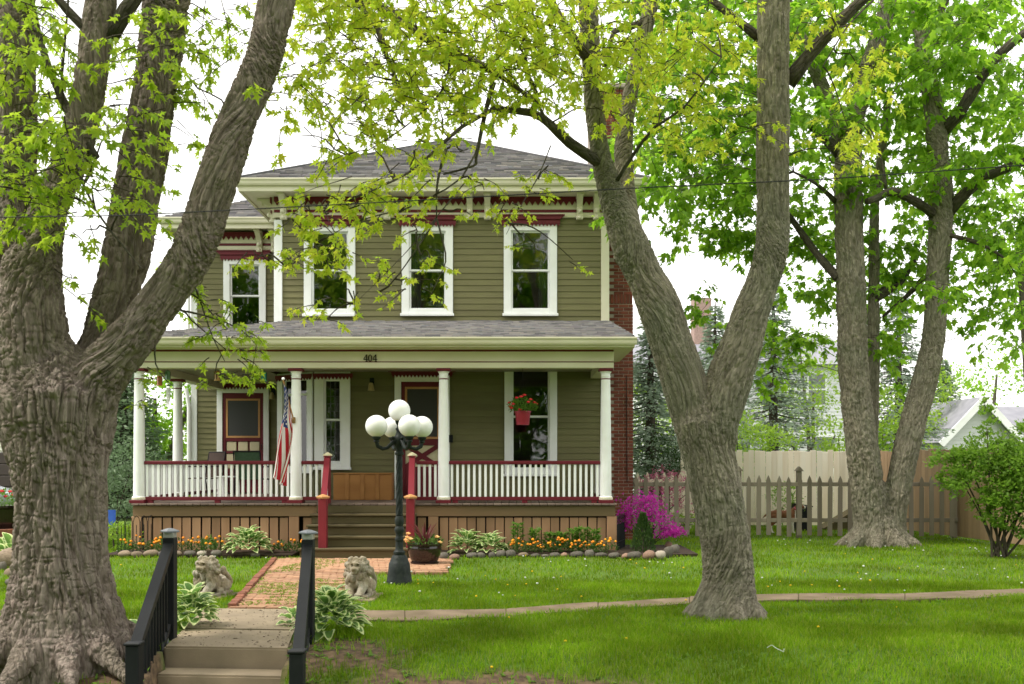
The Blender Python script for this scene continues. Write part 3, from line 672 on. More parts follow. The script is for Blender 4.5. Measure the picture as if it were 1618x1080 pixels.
# --- doors
def doorset(x0, x1, y, rotated, kind):
    z1 = 3.27 if kind == 'x' else 3.26; W = x1-x0; tw = .13
    zt = pz(593,YW) if kind == 'x' else pz(612,YG)
    f = MB(); f.cbox(x0, x0+tw, y-.05, y, DZ+.002, zt); f.cbox(x1-tw, x1, y-.05, y, DZ+.002, zt); f.cbox(x0+tw, x1-tw, y-.049, y, zt-tw, zt)
    fr = f.build('door_frame', WHITE, house)
    t = MB(); teeth(t, x0-.06, x1+.06, zt+.10, zt+.01, zt-.05, y-.08, y-.051, .073); t.box(x0-.12, x1+.12, y-.12, y-.05, zt+.101, min(3.43, zt+.19)); put('head_trim', t.mesh('head_trim', BURG), fr)
    dx0, dx1, dz0, dz1 = x0+tw+.004, x1-tw-.004, DZ+.03, zt-tw-.004; H = dz1-dz0; w = dx1-dx0
    d = MB()
    if kind == 'x':
        d.cbox(dx0, dx0+.085, y-.03, y+.012, dz0, dz1); d.cbox(dx1-.085, dx1, y-.03, y+.012, dz0, dz1)
        zb, zm, zs = dz0+.62, dz0+1.02, dz0+1.18
        for a, b_ in ((dz0, dz0+.62), (zs-.13, zs), (dz1-.10, dz1)): d.cbox(dx0+.086, dx1-.086, y-.029, y+.011, a, b_)
        d.bar((dx0+.09, y-.012, zb), (dx1-.09, y-.012, zs-.13), .03, .09); d.bar((dx0+.09, y-.0125, zs-.13), (dx1-.09, y-.0125, zb), .028, .088)
        do = d.build('door', BURG, house); put('panel', MB().box(dx0+.085, dx1-.085, y-.002, y+.004, zb, zs-.13).mesh('panel', PANEL), do)
        sa, sb = zs, dz1-.10
    else:
        d.cbox(dx0, dx0+.07, y-.03, y+.012, dz0, dz1); d.cbox(dx1-.07, dx1, y-.03, y+.012, dz0, dz1)
        zs = pz(691.5,YG); zq = pz(697,YG); zr = pz(713,YG); zu = pz(716,YG); zv = dz0+.55
        for a, b_ in ((dz0, dz0+.12), (dz0+.30, zv), (zr, zu), (zq, zs), (dz1-.13, dz1)): d.cbox(dx0+.071, dx1-.071, y-.029, y+.011, min(a,b_), max(a,b_))
        do = d.build('door', BURG, house); iw = w-.14
        for i in range(3): put('panel', MB().cbox(dx0+.07+iw*(i/3)+.02, dx0+.07+iw*((i+1)/3)-.02, y-.022, y, zr+.012, zq-.012, .012).mesh('panel', PANEL), do)
        for i in range(2): put('panel', MB().cbox(dx0+.07+iw*(i/2)+.015, dx0+.07+iw*((i+1)/2)-.015, y-.022, y, zv+.015, zu-.012, .012).mesh('panel', PANEL), do)
        put('panel', MB().box(dx0+.06, dx1-.06, y+.002, y+.008, dz0+.1, zs).mesh('panel', BURG), do)
        sa, sb = zs, dz1-.13
    g = .045; sx0, sx1 = dx0+.075, dx1-.075
    s = MB(); s.box(sx0, sx0+g, y-.036, y-.0305, sa, sb); s.box(sx1-g, sx1, y-.036, y-.0305, sa, sb); s.box(sx0+g, sx1-g, y-.0355, y-.0305, sa, sa+g); s.box(sx0+g, sx1-g, y-.0355, y-.0305, sb-g, sb); put('screen_frame', s.mesh('screen_frame', TAN), do)
    put('screen', MB().box(sx0+.01, sx1-.01, y-.028, y-.024, sa+.01, sb-.01).mesh('screen', SCREEN), do)
    put('handle', MB().tube([(dx1-.035,y-.03,dz0+1.12),(dx1-.035,y-.07,dz0+1.12),(dx1-.035,y-.07,dz0+1.0),(dx1-.035,y-.03,dz0+1.0)], .009, 6).mesh('handle', IRON), do)
    return fr
fd = doorset(doorX[0], doorX[1], YW-.024, False, 'x'); doorset(wd[0], wd[1], YG-.024, False, 'p')
put('doorbell', MB().cbox(px(709,YW), px(716,YW), YW-.095, YW-.075, pz(699,YW), pz(687,YW)).mesh('doorbell', METAL), fd)
BRASS = pm('aged_brass', (.35,.23,.10), (.25,.16,.07), 8, .35, metallic=.8)
SHADE = pm('amber_glass_shade', (.50,.40,.22), (.40,.30,.15), 6, .3)
def sconce(x, y, z):
    b = MB().cbox(x-.045, x+.045, y-.02, y, z+.06, z+.22).tube([(x,y-.02,z+.16),(x,y-.09,z+.20),(x,y-.13,z+.15),(x,y-.13,z+.10)], .012, 6).build('wall_lantern', IRON, house)
    put('shade', MB().lathe([(.028,.11),(.045,.09),(.06,0),(.068,-.045),(.064,-.045),(.03,.08)], (x,y-.13,z), 12).mesh('shade', SHADE, True), b)
sconce(px(588,YW), YW-.025, pz(614,YW)); sconce(px(432,YG), YG-.025, pz(628,YG))
# --- brick chimney on the right wall
chx0, chx1, chy0, chy1 = X1+.001, px(1000,20.6), 20.55, 21.5
ch = MB().box(chx0+.03, chx1-.012, chy0+.012, chy1, 0, 6.0).box(X1-.33+.012, X1+.42-.012, 20.75+.012, 21.4, 6.0, 9.4).build('chimney', MORTAR, house)
bk = MB().cbox(-.095,.095,0,.04,-.0285,.0285,.004).mesh('brick', BRICK); hk = MB().cbox(-.045,.045,0,.04,-.0285,.0285,.004).mesh('half_brick', BRICK)
sk_ = MB().cbox(-.0285,.0285,0,.04,-.0965,.0965,.004).mesh('soldier_brick', BRICK)
z = .04; r = 0; far = MB()
while z < 9.36:
    low = z < 6.0; a, b_, y = (chx0+.03, chx1, chy0) if low else (X1-.33, X1+.42, 20.75)
    if low and abs(z-(pz(474,20.55)-.05)) < .04:
        x = a+.03
        while x < b_-.02: put('brick', sk_, ch, (x, y-.004, z+.075)); x += .0655
        z += .2; continue
    x = b_ - (.0 if r % 2 else .10)
    if not r % 2: put('brick', hk, ch, (b_-.046, y, z))
    while x-.095*2 > a-.06:
        xc = x-.096; wdt = .19
        if xc-.095 < a: put('brick', hk, ch, (max(x-.046, a+.046), y, z))
        else: put('brick', bk, ch, (xc, y+random.gauss(0,.0015), z))
        x -= .2025
    # outer return face, one joined part
    yy = y+.05+(.1 if r % 2 else 0)
    while yy < chy1-.1: far.box(b_-.03, b_, yy, yy+.19, z-.0285, z+.0285); yy += .2025
    z += .0685; r += 1
tag(far.build('side_bricks', BRICK, ch), kind='stuff')
put('chimney_cap', MB().cbox(X1-.38, X1+.47, 20.70, 21.45, 9.4, 9.5, .02).mesh('chimney_cap', MORTAR), ch)
put('cable', MB().tube([(px(990,20.5),20.53,3.4),(px(991,20.5),20.53,1.2)], .008, 5).mesh('cable', METAL), ch)
# ================================================================== TREES
def barkmat(name, c1, c2, c3):
    m = bpy.data.materials.new(name); m.use_nodes = True; N = m.node_tree.nodes; L = m.node_tree.links; b = N['Principled BSDF']
    b.inputs['Roughness'].default_value = .95; b.inputs['Specular IOR Level'].default_value = .15
    a = N.new('ShaderNodeAttribute'); a.attribute_name = 'grain'
    n1 = N.new('ShaderNodeTexNoise'); n1.inputs['Scale'].default_value = 27; n1.inputs['Detail'].default_value = 8; L.new(a.outputs['Vector'], n1.inputs['Vector'])
    cr = N.new('ShaderNodeValToRGB'); cr.color_ramp.elements[0].position = .34; cr.color_ramp.elements[1].position = .66
    cr.color_ramp.elements[0].color = (*c1,1); cr.color_ramp.elements[1].color = (*c2,1); L.new(n1.outputs['Fac'], cr.inputs[0])
    g = N.new('ShaderNodeNewGeometry'); n2 = N.new('ShaderNodeTexNoise'); n2.inputs['Scale'].default_value = 2.2; n2.inputs['Detail'].default_value = 5; L.new(g.outputs['Position'], n2.inputs['Vector'])
    r2 = N.new('ShaderNodeValToRGB'); r2.color_ramp.elements[0].position = .42; r2.color_ramp.elements[1].position = .7; L.new(n2.outputs['Fac'], r2.inputs[0])
    ml = N.new('ShaderNodeMath'); ml.operation = 'MULTIPLY'; ml.inputs[1].default_value = .65; L.new(r2.outputs[0], ml.inputs[0])
    mx = N.new('ShaderNodeMix'); mx.data_type = 'RGBA'; L.new(ml.outputs[0], mx.inputs[0]); L.new(cr.outputs[0], mx.inputs[6]); mx.inputs[7].default_value = (*c3,1)
    vc = N.new('ShaderNodeTexVoronoi'); vc.inputs['Scale'].default_value = 32; L.new(a.outputs['Vector'], vc.inputs['Vector']); bw_ = N.new('ShaderNodeSeparateColor'); L.new(vc.outputs['Color'], bw_.inputs[0])
    mrv = N.new('ShaderNodeMapRange'); mrv.inputs[3].default_value = .8; mrv.inputs[4].default_value = 1.18; L.new(bw_.outputs[0], mrv.inputs[0]); hv = N.new('ShaderNodeHueSaturation'); L.new(mrv.outputs[0], hv.inputs['Value']); L.new(mx.outputs[2], hv.inputs['Color'])
    L.new(hv.outputs[0], b.inputs['Base Color'])
    n3 = N.new('ShaderNodeTexNoise'); n3.inputs['Scale'].default_value = 34; n3.inputs['Detail'].default_value = 7; n3.inputs['Roughness'].default_value = .65; L.new(a.outputs['Vector'], n3.inputs['Vector'])
    vr = N.new('ShaderNodeTexVoronoi'); vr.feature = 'DISTANCE_TO_EDGE'; vr.inputs['Scale'].default_value = 24
    wv = N.new('ShaderNodeVectorMath'); wv.operation = 'MULTIPLY_ADD'; L.new(n1.outputs['Color'], wv.inputs[0]); wv.inputs[1].default_value = (.03,.03,.03); L.new(a.outputs['Vector'], wv.inputs[2]); L.new(wv.outputs[0], vr.inputs['Vector'])
    sm = N.new('ShaderNodeMath'); sm.operation = 'SMOOTH_MIN'; sm.inputs[1].default_value = .22; sm.inputs[2].default_value = .1; L.new(vr.outputs['Distance'], sm.inputs[0])
    ad = N.new('ShaderNodeMath'); ad.operation = 'MULTIPLY_ADD'; ad.inputs[1].default_value = .35; L.new(n3.outputs['Fac'], ad.inputs[0]); L.new(sm.outputs[0], ad.inputs[2])
    bp = N.new('ShaderNodeBump'); bp.inputs['Strength'].default_value = 1.0; bp.inputs['Distance'].default_value = .06; L.new(ad.outputs[0], bp.inputs['Height']); L.new(bp.outputs[0], b.inputs['Normal'])
    return m
BARK1 = barkmat('shaggy_maple_bark', (.15,.115,.098), (.29,.24,.21), (.18,.155,.115))
BARK2 = barkmat('grey_maple_bark', (.17,.15,.112), (.29,.258,.20), (.18,.182,.13))
BARK3 = barkmat('dark_branch_bark', (.065,.054,.042), (.12,.104,.082), (.07,.07,.048))

def smooth_path(P, r, step):
    P = [np.array(p, float) for p in P]; out = []; rr = []
    for i in range(len(P)-1):
        p0 = P[max(0,i-1)]; p1 = P[i]; p2 = P[i+1]; p3 = P[min(len(P)-1,i+2)]; n = max(2, int(np.linalg.norm(p2-p1)/step))
        for k in range(n):
            t = k/n; out.append(.5*((2*p1)+(-p0+p2)*t+(2*p0-5*p1+4*p2-p3)*t*t+(-p0+3*p1-3*p2+p3)*t**3)); rr.append(r[i]*(1-t)+r[i+1]*t)
    out.append(P[-1]); rr.append(r[-1]); return np.array(out), np.array(rr)
def stem(nodes, Y):       # nodes (x left, x right, y[, distance offset]) traced across the stem
    P = []; W = []
    for nd in nodes:
        yy = Y+(nd[3] if len(nd) > 3 else 0); P.append(at((nd[0]+nd[1])/2, nd[2], yy)); W.append((nd[1]-nd[0])/2/F*yy)
    r = []
    for i in range(len(P)):
        d = (P[min(i+1,len(P)-1)]-P[max(i-1,0)]); r.append(W[i]*max(.6, abs(d.z)/d.length))
    return [tuple(p) for p in P], r
def trunkmesh(name, stems, voxel, mat, amp=.016, freq=17, parent=None, rough=1.0, nroot=0, stretch=.17):
    mb = MB(); SP = []; SA = []; SR = []; SS = []; off = 0
    for si, (P, r) in enumerate(stems):
        p, rr = smooth_path(P, r, .12); mb.tube([tuple(q) for q in p], list(rr), 28)
        if si >= len(stems)-nroot: continue
        p2, r2 = smooth_path(P, r, .04); d = np.gradient(p2, axis=0); d /= np.linalg.norm(d, axis=1)[:,None]+1e-9
        s = np.concatenate([[0], np.cumsum(np.linalg.norm(np.diff(p2, axis=0), axis=1))]) + off; off += 7.3
        SP.append(p2); SA.append(d); SR.append(r2); SS.append(s)
    me = mb.mesh(name+'_base', mat); o = bpy.data.objects.new(name+'_base', me); C.objects.link(o)
    md = o.modifiers.new('r', 'REMESH'); md.mode = 'VOXEL'; md.voxel_size = voxel
    sm = o.modifiers.new('s', 'SMOOTH'); sm.iterations = 12; sm.factor = .5
    dg = bpy.context.evaluated_depsgraph_get(); out = bpy.data.meshes.new_from_object(o.evaluated_get(dg))
    bpy.data.objects.remove(o); bpy.data.meshes.remove(me)
    n = len(out.vertices); V = np.empty(n*3, np.float32); out.vertices.foreach_get('co', V); V = V.reshape(-1,3).astype(float)
    NR = np.empty(n*3, np.float32); out.vertex_normals.foreach_get('vector', NR); NR = NR.reshape(-1,3).astype(float)
    SP, SA, SR = map(np.concatenate, (SP, SA, SR)); SP, SA, SR = SP[::2], SA[::2], SR[::2]; rloc = np.empty(n); ax = np.empty((n,3))
    for a in range(0, n, 12000):       # smooth field of stem directions
        dd = np.sqrt(((V[a:a+12000,None,:]-SP[None])**2).sum(2)) - SR[None]*.9; w = np.exp(-(dd-dd.min(1)[:,None])/.09); w /= w.sum(1)[:,None]
        ax[a:a+12000] = w@SA; rloc[a:a+12000] = w@SR
    ax /= np.linalg.norm(ax, axis=1)[:,None]+1e-9
    rel = V-SP[np.argmin(np.abs(SP[:,2]-2.2))]; G = rel - ax*((rel*ax).sum(1)*(1-stretch))[:,None]
    wob = np.stack([fbm(G*6, 2, 21+k) for k in range(3)], 1)-.5
    q = G*freq + wob*1.3
    fur = lambda n_, w: np.clip(1-np.abs(n_-.5)/w, 0, 1)
    f1 = fur(fbm(q, 3, 3), .085); f2 = fur(fbm(q*1.9+5, 3, 33), .085); qx = G*freq*.55 + ax*((rel*ax).sum(1)*freq*1.1)[:,None] + wob*1.2; f3 = fur(fbm(qx+3, 2, 90), .07)
    fine = fbm(q*3.1, 2, 40)-.5; plate = fbm(q*.8+9, 2, 71)-.5
    big = fbm(V*1.6, 2, 60)-.5
    A = amp*np.clip(rloc/.28, .45, 1.1)
    # proud plates of different heights parted by narrow furrows
    h = -1.2*f1 - .7*f2*(1-f1) - .4*f3*(1-f1) + plate*.8 + fine*.35*rough
    A = A*np.clip(.35+V[:,2]*1.3, .35, 1)
    V += NR*(A*h + big*.06*np.clip(rloc/.3,.3,1.2))[:,None]
    out.vertices.foreach_set('co', V.astype(np.float32).ravel())
    at_ = out.attributes.new('grain', 'FLOAT_VECTOR', 'POINT'); at_.data.foreach_set('vector', G.astype(np.float32).ravel())
    out.materials.clear(); out.materials.append(mat); out.polygons.foreach_set('use_smooth', np.ones(len(out.polygons), bool)); out.update()
    return put('trunk', out, parent)
def limbmesh(name, limbs, mat, parent, n=9):      # plain tapered limbs with a grain attribute
    mb = MB(); Gs = []
    for P, r in limbs:
        p, rr = smooth_path(P, r, .18)
        rr = rr*(1+.10*(np.array([random.random() for _ in rr])-.5)*2); o = len(mb.v); mb.tube([tuple(q) for q in p], list(rr), n)
        s = np.concatenate([[0], np.cumsum(np.linalg.norm(np.diff(p, axis=0), axis=1))])
        for i in range(len(p)):
            for j in range(n): Gs.append((rr[i]*math.cos(6.283*j/n), rr[i]*math.sin(6.283*j/n), s[i]*.25+o))
    me = mb.mesh(name, mat, 'all'); at_ = me.attributes.new('grain', 'FLOAT_VECTOR', 'POINT'); at_.data.foreach_set('vector', np.array(Gs, np.float32).ravel())
    return put(name, me, parent)

# maple leaf: five lobes, folded along the midrib
def leaf_shape(deep):
    s = lambda a, b: tuple(np.array(a)*deep + np.array(b)*(1-deep))
    right = [(.30,.04), s((.12,.22),(.24,.20)), (.47,.46), s((.12,.45),(.24,.52)), (0,1.0)]
    pts = [(0,0)] + right + [(-x, y) for x, y in right[-2::-1]]
    P = np.array([(0,.33)] + pts); z = -.22*np.abs(P[:,0]) - .18*P[:,1]**2
    V = np.concatenate([P, z[:,None]], 1); n = len(pts)
    T = np.array([(0, 1+i, 1+(i+1) % n) for i in range(n)]); return V, T
SILVER = leaf_shape(.8); NORWAY = leaf_shape(.15)
SIMPLE = (np.array([(0,0,0),(.22,.35,.03),(0,1,-.1),(-.22,.35,.03),(0,.4,-.03)]), np.array([(4,0,1),(4,1,2),(4,2,3),(4,3,0)]))
def nrm(a): return a/(np.linalg.norm(a, axis=1)[:,None]+1e-9)
def leaves_mesh(name, O, D, Nn, S, shape, mat, parent=None):
    V, T = shape; D = nrm(D); X = nrm(np.cross(D, Nn)); Z = np.cross(X, D); k = len(V)
    wid = rng.uniform(.75, 1.05, len(O))
    co = O[:,None,:] + S[:,None,None]*(V[None,:,0:1]*wid[:,None,None]*X[:,None,:] + V[None,:,1:2]*D[:,None,:] + V[None,:,2:3]*rng.uniform(.2,1.8,(len(O),1,1))*Z[:,None,:])
    tri = (T[None] + (np.arange(len(O))*k)[:,None,None]).reshape(-1,3)
    return tag(put(name, npmesh(name, co.reshape(-1,3), tri, mat), parent), kind='stuff')
def sprays(blobs, leaf, per=12, L=.45, droop=.5, anchors=None):
    """twigs scattered in ellipsoids; returns leaf arrays and twig polylines"""
    O = []; D = []; Nn = []; S = []; tw = []
    for b in blobs:
        x, y, Y, rx, ry, rY, n = b[:7]; c = np.array(at(x, y, Y)); sx = rx/F*Y; sz = ry/F*Y
        sc = b[7] if len(b) > 7 else 1.0
        if anchors is not None and len(anchors):
            k = ((anchors-c)**2).sum(1).argmin(); a = anchors[k]
            if np.linalg.norm(a-c) < 5:
                mid = (a+c)/2+np.array([0,0,.12*np.linalg.norm(a-c)]); cp, _ = smooth_path([a, (a+mid)/2+rng.normal(0,.03,3), mid, (mid+c)/2+rng.normal(0,.03,3), c], [1]*5, .08); tw.append((cp, np.linspace(.011,.004,len(cp))))
        for _ in range(int(n)):
            while True:
                u = rng.uniform(-1,1,3)
                if (u**2).sum() < 1: break
            p = c + u*np.array([sx, rY, sz]); az = rng.uniform(0,6.283); d = np.array([math.cos(az), math.sin(az), rng.uniform(-.5,.25)]) + .6*u*np.array([1,1,.2]); d /= np.linalg.norm(d)
            ln = L*(1 if sc >= 1 else .55)*rng.uniform(.5,1.3); k = 5; pts = [p]; dd = d.copy()
            for i in range(k):
                dd = dd + np.array([0,0,-droop/k]) + rng.normal(0,.10,3); dd /= np.linalg.norm(dd); pts.append(pts[-1]+dd*ln/k)
            pts = np.array(pts); tw.append((pts, np.linspace(.006,.0022,k+1)))
            for i in range(int(per*rng.uniform(.6,1.3))):
                t = rng.uniform(.15,1)**.7; j = min(k-1, int(t*k)); o = pts[j]+(pts[j+1]-pts[j])*(t*k-j); td = pts[j+1]-pts[j]; td /= np.linalg.norm(td)
                side = rng.normal(0,1,3); side[2] *= .35; side /= np.linalg.norm(side)
                ld = td*.5 + side*.8 + np.array([0,0,rng.uniform(-1.0,.0)]); ld /= np.linalg.norm(ld); pet = leaf*sc*rng.uniform(.2,.7)
                O.append(o + (ld*.8+np.array([0,0,.25]))*pet); D.append(ld); Nn.append(np.array([0,0,1])+rng.normal(0,.6,3)); S.append(leaf*sc*rng.uniform(.45,1.25))
    return np.array(O), np.array(D), np.array(Nn), np.array(S), tw
def twigmesh(tw, parent, name='twigs', mat=None):
    V = []; T = []; o = 0; cs_ = [(math.cos(2.0944*j), math.sin(2.0944*j)) for j in range(3)]
    for p, r in tw:
        k = len(p); d = np.gradient(p, axis=0); d /= np.linalg.norm(d, axis=1)[:,None]+1e-9
        a = np.cross(d, [.31,.2,.93]); a /= np.linalg.norm(a, axis=1)[:,None]+1e-9; b = np.cross(d, a)
        ring = np.stack([p + (a*c_+b*s_)*np.asarray(r)[:,None] for c_, s_ in cs_], 1).reshape(-1,3); V.append(ring)
        for i in range(k-1):
            for j in range(3):
                q0 = o+i*3+j; q1 = o+i*3+(j+1) % 3; T += [(q0, q1, q1+3), (q0, q1+3, q0+3)]
        o += len(ring)
    return tag(put(name, npmesh(name, np.concatenate(V), T, mat or TWIG, True), parent), kind='stuff')
def anchors_of(*groups):
    A = []
    for g in groups:
        for P, r in g: A.append(smooth_path(P, r, .25)[0])
    return np.concatenate(A)
def limb(pts, r0, r1, Y):      # traced limb (x, y[, distance offset])
    P = [tuple(at(p[0], p[1], Y+(p[2] if len(p) > 2 else 0))) for p in pts]; return P, list(np.linspace(r0, r1, len(P)))

LEAF_Y = leafmat('young_silver_maple_leaf', [(.33,.40,.03),(.29,.38,.028),(.39,.42,.036),(.24,.35,.025),(.42,.41,.045),(.32,.40,.034)], .6)
LEAF_G = leafmat('green_maple_leaf', [(.13,.25,.016),(.17,.30,.02),(.10,.21,.014),(.21,.33,.024),(.15,.27,.018)], .6)
LEAF_L = leafmat('left_maple_leaf', [(.23,.32,.024),(.29,.36,.03),(.18,.28,.02),(.26,.34,.028)], .6)

# ---- big four-stemmed maple on the left
YA = 8.4
S_main = stem([(-8,212,1062),(2,196,1000,.0),(16,178,940),(24,168,880),(26,166,800),(20,168,740),(4,178,670),(2,176,625),(30,140,570),(60,105,530)], YA)
S_a = stem([(50,110,760,.05),(0,110,650,.05),(-14,82,540,.1),(-22,64,440,.15),(-14,60,330,.2),(-4,58,200,.2),(0,56,90,.2),(2,54,0,.2),(4,50,-160,.25),(0,40,-330,.3)], YA)
S_b = stem([(60,110,760,-.02),(6,110,640,-.02),(0,108,540,-.05),(8,95,430,-.05),(46,108,330,-.05),(84,140,250,-.05),(112,164,155,-.05),(134,184,10,-.05),(150,192,-120,-.1),(170,205,-300,-.2)], YA)
S_c = stem([(90,140,740,.05),(90,172,640,.22),(118,190,560,.35),(140,208,490,.4),(162,238,400,.45),(182,255,300,.5),(200,270,200,.5),(216,286,100,.5),(226,300,0,.5),(250,316,-140,.6),(270,326,-320,.7)], YA)
S_d = stem([(90,140,800,-.02),(70,176,690,-.02),(105,205,600,-.05),(170,262,525,-.1),(232,308,450,-.1),(272,344,390,-.1),(304,372,300,-.1),(338,406,200,-.1),(384,444,100,-.1),(406,466,0,-.1),(440,494,-150,-.1),(480,526,-320,-.1)], YA)
roots = []
for a, ln, r0 in ((-8,.30,.15),(38,.5,.13),(82,.5,.13),(-35,.5,.15),(-62,.42,.14),(-95,.46,.15),(-125,.6,.16),(-155,.6,.16),(170,.6,.15),(125,.5,.14)):
    c_ = at(100,1000,YA); c_.z = 0; d = Vector((math.cos(R(a)), math.sin(R(a)), 0)); e = c_+d*.30
    roots.append(([tuple(c_+d*.12+Vector((0,0,.62))), tuple(c_+d*.30+Vector((0,0,.26))), tuple(c_+d*(.44+ln*.25)+Vector((0,0,.08))), tuple(c_+d*(.44+ln*.6)+Vector((0,0,-.02))), tuple(c_+d*(.44+ln)+Vector((0,0,-.12)))], [r0*.7, r0*.85, r0*.75, r0*.5, r0*.25]))
ta = thing('maple_tree', 'huge four-stemmed maple with shaggy bark beside the concrete steps', 'tree', tuple(at(100,1030,YA)*Vector((1,1,0)) if False else (at(100,1030,YA).x, YA, 0)), world_parts=True)
trunkmesh('maple', [S_main, S_a, S_b, S_c, S_d] + roots, .0085, BARK1, .036, 14, ta, nroot=len(roots), stretch=.15)
la = [limb([(150,250,-.05),(100,160,-.1),(62,60,-.15),(40,-60,-.2)], .045, .02, YA), limb([(160,70,-.05),(130,40,-.1),(85,-10,-.15),(60,-60,-.2)], .05, .025, YA), limb([(175,60,-.05),(200,15,-.1),(235,-30,-.1),(280,-90,-.1)], .07, .04, YA),
      limb([(100,175,-.1),(98,120,-.2),(104,50,-.3),(110,-30,-.3)], .014, .008, YA), limb([(120,260,-.2),(150,330,-.4),(200,395,-.6),(225,425,-.7)], .013, .004, YA)]
limbmesh('limbs', la, BARK3, ta)
dead = [([tuple(at(*p, 7.9)) for p in pp], .004) for pp in ([(325,0),(318,60),(305,120)],[(350,0),(362,50),(366,100)],[(390,0),(395,25)])]
bl = [(20,40,8.0,40,45,.5,14),(35,95,7.9,40,30,.4,8),(70,230,7.7,60,40,.4,12),(30,270,7.6,45,35,.3,16),(28,310,7.6,40,35,.3,14),(130,215,7.8,60,30,.4,12),(190,190,7.7,35,25,.3,6),(55,150,8.0,30,60,.4,9),(105,40,8.9,60,60,.5,10),
      (265,70,8.1,60,30,.4,6),(270,25,7.9,45,25,.3,6),(330,70,8.6,60,70,.5,7),(310,150,8.8,50,60,.5,7),(345,30,9.2,50,50,.6,9),(300,215,9.0,35,40,.4,3),(250,110,7.9,30,18,.2,4),(205,318,7.7,28,22,.25,5),(160,285,7.8,30,20,.3,3),
      (130,370,7.9,40,35,.3,4),(120,440,8.2,35,30,.3,2),(240,300,9.3,40,60,.4,3),(255,380,9.3,25,50,.4,2),(40,10,7.6,60,30,.4,10),(160,130,9.2,50,70,.5,9),(100,100,9.4,50,80,.5,8),
      (360,520,8.6,60,30,.35,5,.8),(330,470,8.7,40,35,.3,3,.8),(360,555,8.6,45,25,.3,3,.8),(405,145,7.9,20,14,.2,1),(10,190,7.6,18,40,.3,3),(95,500,9.2,30,60,.4,2),(90,475,9,40,30,.3,1),(235,470,9.2,30,30,.3,2)]
O, D, Nn, S, tw = sprays([b[:6]+(b[6]*1.35,)+b[7:] for b in bl], .088, 15, .42, .5, anchors_of([S_a,S_b,S_c,S_d], la))
# long drooping spray in front of the porch
sp = [at(330,400,8.3), at(330,480,8.4), at(390,560,8.6), at(460,560,8.7)]
lb2 = [limb([(300,430,-.1),(318,480,.1),(335,530,.2),(355,570,.25)], .010, .004, YA), limb([(285,490,-.1),(330,500,.1),(380,520,.2),(405,545,.3)], .010, .004, YA), limb([(245,545,-.2),(246,575,-.1),(262,600,0),(275,610,0)], .009, .003, YA),
       limb([(350,560,.25),(340,590,.3),(380,600,.35),(420,602,.35)], .006, .003, YA), limb([(405,545,.3),(400,575,.3),(395,590,.3)], .005, .003, YA)]
bl2 = [(320,600,8.7,22,8,.12,3,.8),(350,585,8.7,22,10,.12,4,.8),(385,592,8.75,24,8,.12,5,.8),(408,605,8.75,18,7,.1,4,.8),(320,470,8.6,24,20,.15,5,.8),(345,505,8.6,30,22,.2,7,.8),(380,530,8.65,30,16,.2,6,.8),(395,548,8.65,25,10,.15,4,.8),(310,445,8.5,15,15,.15,3,.8),(225,585,8.3,12,10,.1,2,.8),(240,600,8.3,14,10,.1,2,.8),(225,635,8.4,14,8,.1,2,.7),(372,555,8.6,25,10,.1,3,.8)]
O2, D2, N2, S2, tw2 = sprays(bl2, .085, 8, .22, .3, None)
leaves_mesh('crown', np.concatenate([O,O2]), np.concatenate([D,D2]), np.concatenate([Nn,N2]), np.concatenate([S,S2]), SILVER, LEAF_L, ta)
twigmesh(tw+tw2+[(np.array(p), np.linspace(.005,.003,len(p))) for p, r in dead], ta); limbmesh('hanging_branch', lb2, BARK3, ta, 6)

# ---- forked maple on the right
YB = 10.5
B_main = stem([(1086,1202,985),(1098,1196,955),(1108,1190,915),(1106,1186,860),(1092,1176,790),(1074,1162,715),(1062,1152,668),(1088,1128,620)], YB)
B_l = stem([(1105,1145,790,.02),(1066,1138,690,.02),(1046,1118,610,.02),(1027,1096,545,.03),(1008,1080,490,.05),(990,1054,440,.08),(966,1032,395,.1),(953,1008,345,.12),(940,982,290,.1),(930,962,230,.0),(922,954,160,-.1),(918,950,90,-.2),(914,946,20,-.3),(905,940,-80,-.4),(890,920,-220,-.6)], YB)
B_l2 = stem([(968,1020,410,.2),(972,1012,350,.32),(972,1003,290,.42),(970,1000,235,.48),(976,1003,190,.5),(985,1010,140,.5),(998,1022,80,.5),(1015,1040,10,.5),(1030,1056,-90,.5),(1040,1062,-240,.5)], YB)
B_r = stem([(1110,1150,800,-.02),(1088,1166,690,-.02),(1114,1188,605,-.03),(1140,1206,540,-.05),(1156,1217,495,-.06),(1176,1233,445,-.08),(1190,1246,395,-.1),(1194,1247,340,-.1),(1195,1247,260,-.1),(1196,1247,160,-.1),(1196,1247,60,-.1),(1197,1247,-40,-.1),(1199,1245,-180,-.1),(1205,1240,-320,-.1)], YB)
rB = []
for a, ln, r0 in ((-160,.20,.13),(-120,.18,.12),(-80,.18,.12),(-35,.22,.12),(10,.25,.13),(60,.2,.13),(120,.2,.13),(170,.22,.13)):
    c_ = at(1144,970,YB); c_.z = 0; d = Vector((math.cos(R(a)), math.sin(R(a)), 0)); rB.append(([tuple(c_+d*.10+Vector((0,0,.42))), tuple(c_+d*.20+Vector((0,0,.16))), tuple(c_+d*(.28+ln*.3)+Vector((0,0,.0))), tuple(c_+d*(.28+ln)+Vector((0,0,-.12)))], [r0*.9, r0, r0*.8, r0*.4]))
tb = thing('maple_tree', 'grey forked maple standing in the lawn across the side path', 'tree', (at(1144,970,YB).x, YB, 0), world_parts=True)
trunkmesh('maple', [B_main, B_l, B_l2, B_r] + rB, .0095, BARK2, .023, 20, tb, nroot=len(rB), stretch=.19)
